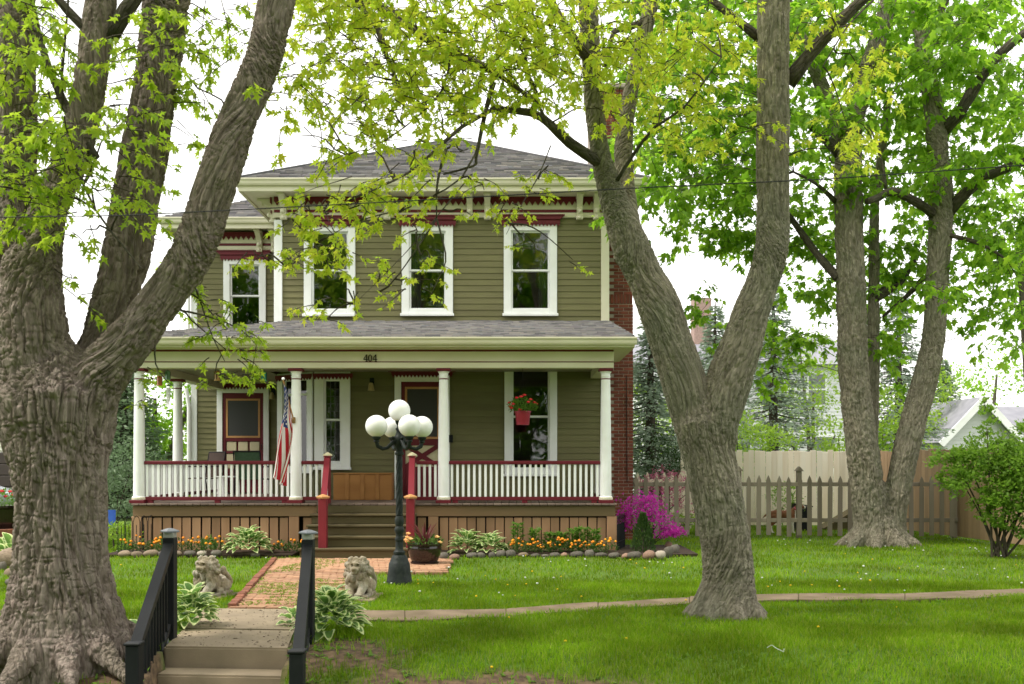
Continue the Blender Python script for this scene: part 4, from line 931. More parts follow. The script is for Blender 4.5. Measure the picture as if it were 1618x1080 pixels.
lb = [limb([(945,255,0),(900,225,-.3),(868,195,-.6),(840,178,-.9),(780,172,-1.2)], .062, .030, YB), limb([(780,172,-1.2),(730,200,-1.5),(690,235,-1.7),(650,270,-1.9),(590,300,-2.1),(520,330,-2.2)], .020, .004, YB),
      limb([(840,178,-.9),(848,150,-.9),(835,120,-1),(830,90,-1)], .03, .014, YB), limb([(780,130,-1.2),(770,165,-1.2),(762,200,-1.3),(752,250,-1.3),(748,262,-1.3),(700,275,-1.3)], .026, .008, YB),
      limb([(690,60,-1),(740,95,-1.1),(790,120,-1.2),(850,165,-1.2),(865,200,-1.2)], .03, .012, YB), limb([(540,-20,-.5),(590,30,-.7),(610,85,-.9),(640,160,-1)], .05, .012, YB), limb([(520,-30,-.3),(600,10,-.6),(690,70,-1),(780,110,-1.2)], .06, .03, YB),
      limb([(940,105,-.2),(912,70,-.4),(880,20,-.5),(850,-40,-.6)], .06, .04, YB), limb([(1025,30,.5),(990,45,.4),(970,50,.3),(962,80,.3),(955,105,.3)], .04, .02, YB),
      limb([(1245,130,0),(1280,85,-.1),(1320,40,-.2),(1372,-10,-.3),(1420,-60,-.4)], .085, .05, YB), limb([(1200,60,.1),(1150,20,.2),(1100,-20,.3)], .05, .03, YB),
      limb([(975,285,0),(1000,245,-.1),(1035,200,-.3),(1080,170,-.5),(1140,90,-.7)], .022, .006, YB),
      limb([(705,235,-1.7),(695,270,-1.7),(690,300,-1.7),(690,345,-1.7)], .016, .006, YB), limb([(690,345,-1.7),(660,390,-1.8),(625,440,-1.9),(600,460,-2)], .008, .003, YB), limb([(690,345,-1.7),(704,400,-1.7),(700,425,-1.7),(678,470,-1.7)], .009, .003, YB),
      limb([(745,275,-1.4),(700,330,-1.6),(640,400,-1.9),(560,480,-2.1)], .007, .002, YB), limb([(760,215,-1.4),(730,280,-1.6),(640,330,-1.8),(560,350,-2),(450,420,-2.2)], .010, .003, YB),
      limb([(870,230,-.8),(850,280,-1),(820,330,-1.2),(800,370,-1.3)], .007, .002, YB), limb([(700,40,-1),(710,80,-1),(700,140,-1.2),(640,200,-1.5),(560,250,-1.7)], .014, .004, YB),
      limb([(1380,0,-.4),(1340,40,-.5),(1300,105,-.6)], .012, .005, YB)]
limbmesh('limbs', lb, BARK3, tb)
def row(*a): return list(a)
bc = [ # canopy over the middle
 (480,40,9.2,60,50,.6,11),(560,30,9.2,70,45,.7,20),(640,40,9.3,70,50,.8,24),(720,40,9.2,70,50,.8,26),(800,50,9.3,70,55,.8,28),(870,60,9.4,60,60,.8,26),(930,40,9.6,50,50,.6,16),(990,40,9.8,45,45,.6,12),(500,-10,9.2,80,30,.7,14),(650,-10,9.3,100,30,.8,22),(820,-10,9.3,100,30,.8,22),
 (490,105,9,50,40,.5,10),(560,100,9,60,40,.6,16),(640,110,9,60,45,.6,18),(720,110,9,60,45,.6,20),(800,115,9.1,60,40,.6,18),(870,130,9.3,50,40,.5,10),(940,120,9.6,40,40,.5,8),
 (480,165,8.8,45,35,.4,9),(540,175,8.8,50,35,.5,11),(610,170,8.8,50,35,.5,13),(690,175,8.8,50,35,.5,13),(760,180,8.9,45,30,.4,6),(950,170,9.6,25,30,.3,5),
 (470,215,8.6,35,18,.3,5),(520,225,8.6,40,20,.3,4),(590,230,8.5,40,22,.3,6),(660,235,8.5,40,22,.3,8),(620,270,8.4,45,20,.3,8),(570,295,8.4,45,16,.3,7),(680,265,8.5,35,18,.3,6),(740,235,8.8,30,25,.3,5),
 # low sprays against the house front
 (480,325,8.3,35,12,.2,6,.8),(520,312,8.3,40,12,.2,7,.8),(575,310,8.3,35,12,.2,6,.8),(470,350,8.2,30,12,.2,5,.8),(520,350,8.2,40,14,.2,7,.8),(545,385,8.2,26,18,.2,6,.8),(400,395,8.2,35,10,.2,4,.8),(460,405,8.2,25,14,.2,4,.8),(480,420,8.2,20,12,.2,3,.8),(530,410,8.2,25,14,.2,3,.8),(590,340,8.3,30,14,.2,4,.8),(640,330,8.5,35,16,.2,5,.8),(610,420,8.3,25,18,.2,4,.8),(635,450,8.3,25,14,.2,3,.8),(530,480,8.2,30,8,.2,3,.7),(545,455,8.2,25,10,.2,2,.7),(515,505,8.2,18,10,.2,2,.7),
 (680,410,8.6,22,25,.2,4,.7),(660,445,8.6,18,12,.2,2,.7),(860,270,9.4,30,14,.2,4,.75),(840,295,9.3,26,14,.2,4,.75),(812,320,9.3,24,14,.2,4,.75),(800,350,9.2,14,10,.15,2,.7),(765,300,8.9,25,18,.2,3,.75),(745,340,8.9,22,10,.2,2,.7),(700,300,8.6,30,14,.2,5,.8),(655,355,8.5,20,12,.2,3,.8),(845,395,9.4,28,6,.1,1,.6),(905,410,9.5,22,5,.1,1,.6),(480,380,8.2,25,14,.2,4,.8),
 # round the right-hand limbs
 (1000,110,10.2,30,30,.3,5),(1060,60,10.2,60,50,.6,18),(1130,50,10.2,50,45,.6,14),(1080,120,10.3,60,35,.5,12),(1050,170,10.4,50,30,.4,9),(1110,190,10.4,60,28,.5,11),(1030,215,10.4,35,20,.3,6),(1150,220,10.3,35,25,.4,6),(1340,200,10.1,40,30,.4,12),(1330,235,10.1,35,16,.3,7),(1370,110,10,40,28,.4,9),(1290,30,10,40,30,.4,6)]
O, D, Nn, S, tw = sprays([b[:6]+(b[6]*(1.9 if b[1] < 130 else 1.0 if b[1] < 200 else .75 if b[1] < 305 and b[0] < 760 else 1.1),)+b[7:] for b in bc], .086, 16, .42, .45, anchors_of([B_l,B_l2,B_r], lb))
leaves_mesh('crown', O, D, Nn, S, SILVER, LEAF_Y, tb); twigmesh(tw, tb)

# ---- twin maple by the picket fence
YC = 19.6
C_l = stem([(1338,1425,868),(1348,1412,835),(1346,1402,790),(1337,1388,710),(1327,1374,610),(1322,1369,500),(1320,1366,400),(1319,1362,310),(1319,1361,245),(1330,1366,190),(1352,1384,120),(1376,1406,50),(1395,1420,-20),(1420,1438,-150)], YC)
C_l2 = stem([(1325,1358,260),(1310,1336,205),(1288,1312,140),(1262,1286,80),(1240,1262,30),(1215,1235,-60)], YC)
C_r = stem([(1372,1440,868),(1385,1432,825),(1398,1440,770),(1414,1456,700),(1440,1482,600),(1455,1491,545),(1461,1496,480),(1466,1501,400),(1468,1506,330),(1466,1498,230),(1458,1488,160),(1448,1475,90),(1440,1464,20),(1430,1450,-120)], YC)
C_b = stem([(1358,1395,860,.7),(1366,1388,700,.8),(1370,1390,560,.9),(1372,1390,420,1),(1374,1390,330,1.1),(1385,1400,250,1.2),(1398,1410,150,1.3)], YC)
rC = []
for a, ln, r0 in ((-150,.4,.16),(-110,.35,.15),(-65,.35,.15),(-25,.45,.17),(15,.4,.16),(180,.4,.16)):
    c_ = at(1385,857,YC); c_.z = 0; d = Vector((math.cos(R(a)), math.sin(R(a)), 0)); rC.append(([tuple(c_+d*.25+Vector((0,0,.5))), tuple(c_+d*.42+Vector((0,0,.15))), tuple(c_+d*(.5+ln*.4)+Vector((0,0,.0))), tuple(c_+d*(.5+ln)+Vector((0,0,-.15)))], [r0*.9, r0, r0*.8, r0*.4]))
tc_ = thing('maple_tree', 'twin-stemmed maple in front of the picket fence', 'tree', (at(1385,857,YC).x, YC, 0), world_parts=True)
trunkmesh('maple', [C_l, C_l2, C_r, C_b] + rC, .021, BARK2, .032, 12, tc_, nroot=len(rC), stretch=.25)
lc = [limb([(1478,340),(1450,320,-.3),(1410,302,-.5),(1388,312,-.6),(1370,318,-.7)], .10, .06, YC), limb([(1498,335),(1530,300,-.3),(1560,278,-.5),(1600,262,-.8),(1660,240,-1)], .13, .07, YC), limb([(1490,205),(1515,180,-.3),(1545,130,-.5),(1580,85,-.7),(1640,35,-1)], .14, .07, YC),
      limb([(1330,250),(1300,215,.3),(1270,190,.5),(1240,170,.7)], .10, .05, YC), limb([(1325,245),(1290,200,-.3),(1255,190,-.4)], .08, .04, YC), limb([(1380,470,.9),(1420,445,1.2),(1450,400,1.5)], .12, .06, YC), limb([(1325,440),(1290,400,.5),(1250,345,.8),(1215,300,1)], .09, .04, YC),
      limb([(1465,70),(1490,10,.3),(1510,-50,.5)], .1, .06, YC), limb([(1400,300,-.5),(1392,250,-.5),(1375,200,-.5)], .035, .015, YC), limb([(1495,370,-.1),(1550,385,-.5),(1590,410,-.8)], .05, .02, YC), limb([(1320,318),(1290,290,-.4),(1255,272,-.6)], .05, .02, YC),
      limb([(1460,440,.1),(1430,470,.5),(1395,500,.9)], .06, .03, YC)]
limbmesh('limbs', lc, BARK3, tc_)
g = []
def fill(x0, x1, y0, y1, step, Y, dY, n, r, keep=1.0, sc=1.0):
    y = y0
    while y < y1:
        x = x0
        while x < x1:
            if random.random() < keep: g.append((x+random.uniform(-.5,.5)*step, y+random.uniform(-.5,.5)*step, Y+random.uniform(-dY,dY), r, r*.62, .6, n, sc))
            x += step
        y += step*.72
fill(1010,1640,-60,200,46,20.0,2.4,8,36,.88); fill(1010,1640,200,330,48,20.0,2.2,7,34,.78); fill(1015,1260,330,420,46,20.4,1.5,6,30,.62); fill(1380,1640,330,480,48,20.0,2.0,6,32,.62); fill(1240,1470,330,560,46,21.5,1.2,6,28,.5); fill(1500,1640,480,560,46,19,1.5,5,26,.3)
g += [(1110,470,21,26,26,.4,5),(1100,500,21,14,20,.3,3),(1180,520,22,40,40,.5,9),(1230,560,22,30,40,.5,8),(1200,600,22,22,25,.3,4),(1400,520,21,30,40,.4,7),(1410,590,21,20,40,.4,5)]
fill(1005,1250,190,400,50,20.6,1.6,5,32,.5); fill(1500,1640,330,560,60,19.6,1.5,4,26,.4)
O, D, Nn, S, tw = sprays([b[:6]+(b[6]*1.9,)+b[7:] for b in g], .175, 12, .6, .35, anchors_of([C_l,C_l2,C_r,C_b], lc))
leaves_mesh('crown', O, D, Nn, S, NORWAY, LEAF_G, tc_); twigmesh(tw, tc_)

# the crowns go on above the picture: leafy masses over the near lawn
def upper(parent, cx, cy, cz, rx, ry, rz, n, mat):
    u = rng.normal(0,1,(n,3)); u /= np.linalg.norm(u,axis=1)[:,None]; q_ = np.array([cx,cy,cz])+u*(rng.uniform(.1,1,(n,1))**.45)*np.array([rx,ry,rz])
    q_ = q_[q_[:,2] > CAMZ+.464*np.maximum(q_[:,1],2)+.75]; k = len(q_)
    leaves_mesh('upper_crown', q_, u[:k]+rng.normal(0,.6,(k,3))+np.array([0,0,-.3]), np.array([0,0,1])+rng.normal(0,.5,(k,3)), rng.uniform(.14,.27,k), SILVER, mat, parent)
upper(ta, -3.6, 8.2, 9.0, 4.6, 4.4, 3.2, 3400, LEAF_L); upper(tb, 2.6, 10.2, 10.0, 5.0, 4.8, 3.4, 3800, LEAF_Y)
# ================================================================== FURNITURE OF THE YARD AND PORCH
# ---- five-globe street lamp
lx, ly = px(631,13.2), 13.2
lamp = thing('street_lamp', 'black cast-iron lamp post with five white globes on the lawn', 'street lamp', (lx, ly, 0))
MB().lathe([(.172,0),(.174,.03),(.166,.05),(.150,.16),(.138,.275),(.128,.285),(.110,.335),(.088,.375),(.072,.385),(.080,.405),(.078,.425),(.060,.44),(.052,.47),(.050,.56)], n=28).build('base', IRON, lamp, smooth=True)
MB().lathe([(.050,.56),(.058,.575),(.058,.60),(.048,.62),(.046,.66),(.062,.69),(.066,.715),(.058,.745),(.048,.76),(.055,.79),(.062,.82),(.060,.86),(.050,.885),(.046,.90)], n=24).build('collar', IRON, lamp, smooth=True)
MB().lathe([(.045-.006*i/60, .90+.80*i/60) for i in range(61)], n=40, twist=lambda a, z: 1+.09*math.sin(5*a-z*42)).build('twisted_shaft', IRON, lamp, smooth='all')
MB().lathe([(.042,1.70),(.058,1.71),(.060,1.735),(.046,1.75),(.05,1.79),(.072,1.84),(.088,1.89),(.085,1.93),(.06,1.96),(.042,2.0),(.040,2.03),(.05,2.04),(.05,2.06),(.034,2.075),(.03,2.10),(.05,2.13),(.052,2.15),(.06,2.16)], n=24).build('hub', IRON, lamp, smooth=True)
gl = MB().sphere((0,0,.148), .145, 32).mesh('globe', GLOBE, 'all')
put('globe', gl, lamp, (0,0,2.145))
for a in (-150, -60, 28, 112):                      # arms to the front-left, left-back, right-back, front-right
    dx, dy = math.cos(R(a)), math.sin(R(a)); d = Vector((dx,dy,0))
    ar = MB().tube([d*.05+Vector((0,0,1.90)), d*.10+Vector((0,0,1.865)), d*.17+Vector((0,0,1.80)), d*.24+Vector((0,0,1.785)), d*.305+Vector((0,0,1.82)), d*.325+Vector((0,0,1.88))], [.034,.026,.024,.027,.028,.026], 10)
    ar.lathe([(.03,1.87),(.044,1.88),(.03,1.90),(.05,1.915),(.058,1.93),(.058,1.945),(.03,1.95)], tuple(d*.325), 14); ar.sphere(tuple(d*.09+Vector((0,0,1.93))), .026, 8); arm = ar.build('arm', IRON, lamp, smooth=True)
    put('globe', gl, lamp, tuple(d*.325+Vector((0,0,1.935))))

# ---- glazed planter
POTG = pm('black_glazed_pot', (.012,.007,.007), (.02,.009,.008), 3, .12, spec=.6)
gx_, gy_ = px(671,15.65), 15.65
pot = thing('planter', 'glossy black round planter with peach flowers and a red spiky plant', 'planter', (gx_, gy_, 0))
MB().lathe([(.19,0),(.20,.015),(.225,.03),(.225,.045),(.20,.05),(.235,.12),(.262,.21),(.268,.265),(.262,.30),(.275,.305),(.275,.33),(.25,.332),(.245,.30),(.05,.29)], n=36).build('pot', POTG, pot, smooth=True)
LEAFD = leafmat('broad_green_leaf', [(.05,.11,.018),(.08,.15,.02),(.06,.13,.025),(.10,.17,.03)], .3)
def clump(name, parent, n, rad, h, leaf, mat, shape=None, c=(0,0,0), up=.6, hmin=0):
    a = rng.uniform(0,6.283,n); r = rad*np.sqrt(rng.uniform(0,1,n)); z = hmin+(h-hmin)*rng.uniform(.15,1,n)*(1-.45*(r/rad)**2)
    O = np.stack([c[0]+r*np.cos(a), c[1]+r*np.sin(a), c[2]+z], 1); D = np.stack([np.cos(a), np.sin(a), rng.normal(up,.4,n)], 1)+rng.normal(0,.35,(n,3)); Nn = np.array([0,0,1])+rng.normal(0,.5,(n,3))
    return leaves_mesh(name, O, D, Nn, leaf*rng.uniform(.6,1.25,n), shape or SIMPLE, mat, parent)
clump('foliage', pot, 260, .27, .47, .07, LEAFD, hmin=.28)
SPIKE = leafmat('red_spike_leaf', [(.14,.03,.03),(.09,.022,.025),(.18,.05,.05)], .25)
for i in range(14):
    a = i*2.4; t = random.uniform(.1,.5); L_ = random.uniform(.32,.5); d = Vector((math.cos(a)*t, math.sin(a)*t, 1)).normalized(); p0 = Vector((.02*math.cos(a), .02*math.sin(a), .3)); s_ = d.cross(Vector((0,0,1))).normalized()*.016
    q_ = [p0+d*L_*u+Vector((math.cos(a)*.12*u*u, math.sin(a)*.12*u*u, -.05*u*u)) for u in (0,.4,.75,1)]; w_ = (1,1.3,.8,.05)
    MB().add([q_[k]+s_*w_[k] for k in range(4)]+[q_[k]-s_*w_[k] for k in range(4)], [(k,k+1,k+5,k+4) for k in range(3)]).build('spike_leaf', SPIKE, pot)
PEACH = pm('peach_petal', (.80,.42,.16), (.85,.55,.22), 9, .6); 
def blossom(c, r, mat, parent, n=5, name='flower'):
    m = MB()
    for k in range(n):
        a = k*6.283/n; m.sphere((c[0]+.55*r*math.cos(a), c[1]+.55*r*math.sin(a)*.8, c[2]+.2*r*math.sin(a*2)), r*.6, 6, sc=(1,1,.6))
    m.sphere((c[0],c[1],c[2]+r*.25), r*.5, 6); return m.build(name, mat, parent, smooth='all')
for p in ((-.26,-.1,.44),(-.24,-.15,.50),(-.27,-.05,.37),(.25,-.1,.36),(.21,-.16,.45),(-.20,-.17,.42),(-.28,-.12,.40)): blossom(p, .036, PEACH, pot)

# ---- stone lions
def lion(loc, rotz, label, s=1.0):
    m = MB(); E = lambda c, r, sc=(1,1,1): m.sphere(c, r, 16, sc=sc)
    # local frame: faces -y, up z, height about .45
    E((0,.10,.12),.115,(1.0,1.5,1.0)); E((.0,.22,.13),.11,(1.1,1.0,1.0)); E((.105,.18,.10),.085,(.8,1.35,1.05)); E((-.105,.18,.10),.085,(.8,1.35,1.05))   # body and haunches
    E((0,-.02,.22),.125,(1.05,.9,1.15)); E((0,-.06,.17),.11,(1.05,.7,1)); E((0,-.045,.335),.105,(1.18,.95,1.0))                                              # chest and mane
    for k in range(22):
        a = k*6.283/11; r1_, zz = (.105,.335) if k < 11 else (.115,.27); E((r1_*math.cos(a)*1.12, -.035-.02*(k % 2)+.03*abs(math.cos(a)), zz+r1_*.85*math.sin(a)), .032+.005*(k % 3))
    for k in range(24): E((random.uniform(-.10,.10), -.145+random.uniform(0,.03), random.uniform(.12,.27)), random.uniform(.02,.034), (1,.8,1.5))
    E((0,-.125,.35),.072,(1.0,.9,1.1)); E((0,-.195,.318),.044,(1.1,1.0,.8)); E((0,-.235,.332),.022,(1.3,.7,.8)); E((0,-.195,.283),.03,(1.0,.8,.7)); E((0,-.18,.375),.02,(1,1.2,1.6))             # face, muzzle, nose, chin
    E((.038,-.178,.392),.021,(1.6,.8,.6)); E((-.038,-.178,.392),.021,(1.6,.8,.6)); E((.04,-.172,.335),.022,(1.2,.8,.8)); E((-.04,-.172,.335),.022,(1.2,.8,.8)); E((.075,-.05,.425),.032,(1,.7,1.1)); E((-.075,-.05,.425),.032,(1,.7,1.1))       # brows, ears
    for sx in (-1,1):
        m.tube([(sx*.085,-.04,.20),(sx*.08,-.10,.11),(sx*.06,-.17,.045)], [.055,.05,.046], 12); E((sx*.055,-.20,.035),.046,(1.05,1.2,.75))
        for t in (-.03,-.01,.01,.03): E((sx*.055+t,-.248,.032),.0145,(1,1.1,1.5))
        E((sx*.12,.04,.045),.045,(.8,1.5,.8))
    m.tube([(.10,.27,.08),(.15,.25,.12),(.155,.19,.19),(.135,.13,.25)], [.02,.022,.026,.03], 10); E((.13,.10,.275),.042,(.9,.9,1.3))                               # tail with tuft
    m.box(-.15,.15,-.235,.30,-.03,.022)
    me = m.mesh('lion_base', STONEST); o = bpy.data.objects.new('lion_base', me); C.objects.link(o)
    md = o.modifiers.new('r','REMESH'); md.mode = 'VOXEL'; md.voxel_size = .0052
    sm = o.modifiers.new('s','SMOOTH'); sm.iterations = 2
    out = bpy.data.meshes.new_from_object(o.evaluated_get(bpy.context.evaluated_depsgraph_get())); bpy.data.objects.remove(o)
    n = len(out.vertices); V = np.empty(n*3, np.float32); out.vertices.foreach_get('co', V); V = V.reshape(-1,3).astype(float)
    NR = np.empty(n*3, np.float32); out.vertex_normals.foreach_get('vector', NR); NR = NR.reshape(-1,3)
    mane = np.clip(1.3-np.abs(V[:,1]+.05)/.13, .15, 1)*(V[:,2] > .08)
    rf_ = np.hypot(V[:,0], V[:,2]-.342); front = V[:,1] < -.075; mane = mane*np.where(front & (rf_ < .08), .12, 1.0)
    groove = np.exp(-((rf_-.082)/.011)**2)*front*.012; eye = sum(np.exp(-(((V[:,0]-sx*.036)**2+(V[:,2]-.368)**2)/.010**2))*front*.020 for sx in (-1,1)); mouth = np.exp(-((V[:,2]-.298)/.006)**2)*(np.abs(V[:,0]) < .042)*(V[:,1] < -.16)*.010
    V += NR*((1-np.abs(fbm(V*np.array([34,34,17]), 2, 4)*2-1)*2-.3)*.010*mane + (fbm(V*60,2,8)-.5)*.003 - groove - eye - mouth)[:,None]
    out.vertices.foreach_set('co', V.astype(np.float32).ravel()); out.polygons.foreach_set('use_smooth', np.ones(len(out.polygons), bool))
    out.materials.clear(); out.materials.append(STONEST); out.update()
    t = thing('lion_statue', label, 'statue', loc, rotz, 'stone lions flanking the brick walk'); t.scale = (s,s,s)
    put('lion_figure', out, t)
    put('base_slab', MB().cbox(-.20,.23,-.27,.34,-.05,-.008,.01).mesh('base_slab', CONC), t); return t
lion((px(330,11.9), 11.9, .03), R(-14), 'weathered stone lion on the grass left of the brick walk', 1.02)
lion((px(566,11.8), 11.8, .03), R(-4), 'weathered stone lion beside the lamp post, right of the brick walk', 1.02)

# ---- black handrails at the steps
def handrail(up_, lo_, label):
    u = Vector(up_); l = Vector(lo_); h = thing('handrail', label, 'handrail', (u.x, u.y, 0), 0, 'black handrails beside the concrete steps', True)
    zu, zl = .90, .205; w = .052
    for p, zt, zb in ((u, zu+.02, -.25), (l, zl, -.9)):
        po = MB().cbox(p.x-w, p.x+w, p.y-w, p.y+w, zb, zt, .006).build('post', METAL, h)
        if p is l: put('post_cap', MB().cbox(p.x-.063, p.x+.063, p.y-.063, p.y+.063, zt+.0005, zt+.022, .006).mesh('post_cap', METAL), po)
        else:
            put('solar_lens', MB().cbox(p.x-.048, p.x+.048, p.y-.048, p.y+.048, zt+.0005, zt+.05, .004).mesh('solar_lens', LENS), po)
            put('post_cap', MB().lathe([(.085,.05),(.088,.058),(.085,.066),(.03,.085),(.01,.088)], (p.x,p.y,zt), 4).mesh('post_cap', CAPG), po)
    a = Vector((u.x,u.y-.03,zu-.05)); b = Vector((l.x,l.y+.03,zl-.02)); tr = MB().bar(a, b, .085, .065).build('top_rail', METAL, h)
    put('bottom_rail', MB().bar(a-Vector((0,0,.72)), b-Vector((0,0,.72)), .045, .04).mesh('bottom_rail', METAL), tr)
    n = 11
    for i in range(1, n): q_ = a.lerp(b, i/n); put('picket', MB().bar(q_-Vector((0,0,.72)), q_-Vector((0,0,.03)), .02).mesh('picket', METAL), tr)
    for t in (.12,.45,.8): q_ = a.lerp(b, t); put('bracket', MB().cbox(q_.x-.02,q_.x+.02,q_.y-.03,q_.y+.03,q_.z-.86,q_.z-.74,.003).mesh('bracket', CAPG), tr)
LENS = pm('clear_lens', (.30,.30,.29), (.25,.25,.25), 5, .15, spec=.6); CAPG = pm('grey_cap', (.16,.175,.20), (.13,.145,.165), 6, .35, spec=.5)
# twig litter and seed scraps on the landing
LIT = pm('brown_litter', (.05,.032,.02), (.09,.055,.03), 30, .9); dv = []; df = []
for k in range(520):
    a_, b_ = random.uniform(.03,1.09), random.uniform(.05,2.2)
    if random.random() > .35+.65*abs(a_-.55)/.55: continue
    p = lp(a_, b_, .010 if b_ > .95 else .0065); an_ = random.uniform(0,6.28); l_ = random.uniform(.006,.02); w_ = random.uniform(.003,.007); o = len(dv)
    c_, s_ = math.cos(an_), math.sin(an_); dv += [(p.x-c_*l_,p.y-s_*l_,p.z),(p.x+s_*w_,p.y-c_*w_,p.z+.005),(p.x+c_*l_,p.y+s_*l_,p.z),(p.x-s_*w_,p.y+c_*w_,p.z+.005)]; df.append((o,o+1,o+2,o+3))
tag(put('litter', npmesh('litter', dv, df, LIT), cs), kind='stuff')
handrail((px(268.5,9.1), 9.1), (px(212,7.66), 7.66), 'black metal handrail left of the concrete steps, near the huge tree')
handrail((px(487,8.9), 8.9), (px(470,7.35), 7.35), 'black metal handrail right of the concrete steps')

# ---- hostas: every leaf a piece
HG = leafmat('hosta_green', [(.10,.19,.045),(.13,.23,.055),(.08,.165,.04)], .35, islands=False); HW = leafmat('hosta_white_margin', [(.52,.58,.28),(.58,.62,.34),(.46,.54,.26)], .35, islands=False)
def hosta_leaf(wave):
    nx_, ny_ = 6, 6; V = []; Fc = []; mi = []
    for j in range(ny_+1):
        v = j/ny_; wd = .40*math.sin(math.pi*min(1, v*.9+.08))**.8*(1-.25*v) + .005
        for i in range(nx_+1):
            u = i/nx_*2-1; V.append((u*wd, v, .16*abs(u)*wd*2 + .30*v-.52*v*v + wave*.03*math.sin(v*9+u*4)*abs(u)))
    for j in range(ny_):
        for i in range(nx_): a = j*(nx_+1)+i; Fc.append((a,a+1,a+nx_+2,a+nx_+1)); mi.append(1 if i in (0,nx_-1) or j == ny_-1 else 0)
    m = MB(); m.add(V, Fc); m.m = mi; return m.mesh('hosta_leaf', [HG, HW], 'all')
HL = [hosta_leaf(.4), hosta_leaf(1.0)]
def hosta(loc, rad, h, n, leaf, label, group='variegated hostas'):
    t = thing('hosta', label, 'plant', loc, 0, group)
    for i in range(n):
        f = (i+.5)/n; a = i*2.39996+random.uniform(-.2,.2); r = rad*.50*math.sqrt(f); tilt = .95-1.0*f+random.uniform(-.15,.15); s = leaf*random.uniform(.75,1.15)
        z = h*(1-.62*f)*random.uniform(.75,1.02)-.05
        put('leaf', random.choice(HL), t, (r*math.cos(a), r*math.sin(a), max(.02,z)), scale=(s*random.uniform(.85,1.15),s,s), rot=(tilt, random.uniform(-.25,.25), a-math.pi/2))
    return t
hosta((px(295,9.6), 9.75, -.02), .30, .40, 72, .165, 'green hosta with white margins behind the left handrail')
hosta((px(522,9.2), 9.3, -.03), .44, .46, 120, .17, 'lush white-edged hosta to the right of the right handrail')
hosta((px(462,9.8), 9.85, -.03), .14, .24, 16, .15, 'small hosta clump crowding the landing behind the right handrail')
hosta((px(222,9.2), 9.15, -.03), .22, .20, 14, .17, 'small hosta sprig between the huge tree and the left handrail')
hosta((px(393,17.2), 17.2, 0), .55, .48, 90, .19, 'broad white-edged hosta in the flower bed left of the stairs')
hosta((px(737,17.25), 17.25, 0), .42, .42, 60, .17, 'white-edged hosta nearest the planter, right of the stairs')
hosta((px(775,17.2), 17.2, 0), .42, .40, 60, .17, 'white-edged hosta beside the tall green lilies')
hosta((px(12,15.5), 15.6, .05), .60, .40, 40, .26, 'pale green hosta above the rocks at the left edge')

# ---- flower beds
def bed(name, poly, z, label):
    n = len(poly); m = MB().add([(x,y,z) for x,y in poly]+[(x,y,-.1) for x,y in poly], [tuple(range(n))]+[(i,i+n,(i+1)%n+n,(i+1)%n) for i in range(n)])
    o = m.build(name, SOIL); return tag(o, label, kind='structure')
bed('flower_bed', [(-7.0,16.98),(-3.75,16.98),(-3.75,17.9),(-7.0,17.9)], .035, 'soil flower bed left of the stairs')
bed('flower_bed', [(-1.55,16.75),(-1.0,16.9),(2.0,16.92),(3.2,17.1),(3.2,19.0),(1.95,19.0),(1.9,17.9),(-1.55,17.9)], .035, 'soil flower bed right of the stairs')
STN = [pm('field_stone_tan', (.26,.20,.145), (.18,.135,.095), 8, .9, .4, 40, objvar=.25), pm('field_stone_pink', (.32,.20,.15), (.23,.145,.105), 8, .9, .4, 40, objvar=.2), pm('field_stone_grey', (.145,.13,.11), (.095,.085,.07), 8, .9, .5, 40, objvar=.2), pm('field_stone_pale', (.42,.37,.31), (.33,.28,.23), 8, .9, .3, 40)]
def stone_mesh(seed, mat):
    bm = bmesh.new(); bmesh.ops.create_icosphere(bm, subdivisions=2, radius=1)
    V = np.array([v.co for v in bm.verts]); d = 1+.35*(fbm(V*1.3+seed*5, 2, seed)-.5)*2
    for v, k in zip(bm.verts, d): v.co = Vector((v.co.x*k, v.co.y*k, v.co.z*k))
    me = bpy.data.meshes.new('stone'); bm.to_mesh(me); bm.free(); me.materials.append(mat); me.polygons.foreach_set('use_smooth', [True]*len(me.polygons)); return me
SM = [stone_mesh(i, STN[i % 4]) for i in range(8)]
NPOS = ['first','second','third','fourth','fifth','sixth','seventh','eighth','ninth','tenth','eleventh','twelfth','thirteenth','fourteenth','fifteenth','sixteenth','seventeenth','eighteenth','nineteenth','twentieth']
COLN = ['tan','pinkish','grey','pale']
def stones(pxs, label, base, group, start):
    for i, (x, y, wpx, hpx, k) in enumerate(pxs):
        p = ground(x, y); s = wpx/2/F*p.y; h = hpx/2/F*p.y
        o = put('edging_stone', SM[k % 8], None, (p.x, p.y+s*.4, h*.7), scale=(s*1.0, s*.75, h*1.0), rot=(random.uniform(-.1,.1), 0, random.uniform(-.4,.4)))
        tag(o, label % (NPOS[i], COLN[k % 4]), 'stone', group)
stones([(195,880,22,13,0),(215,880,19,12,4),(236,880,24,14,0),(258,880,22,12,2),(278,879,18,11,0),(298,879,22,11,2),(318,879,17,11,3),(340,879,20,12,2),(402,880,16,8,2)], '%s rounded %s edging stone from the huge trunk, left flower bed', '', 'stones edging the left flower bed', 0)
stones([(700,884,16,14,2),(717,884,20,10,1),(745,882,20,11,2),(760,882,14,12,6),(777,882,12,12,2),(791,881,16,14,2),(806,881,18,15,2),(826,880,17,9,0),(845,881,15,8,2),(862,881,14,7,6),(876,881,17,10,2),(891,880,13,8,1),(911,881,22,12,2),(931,881,16,15,2),(950,881,22,10,6),(970,882,19,11,2),(989,882,17,9,1)], '%s rounded %s edging stone from the planter, right flower bed', '', 'stones edging the right flower bed', 0)
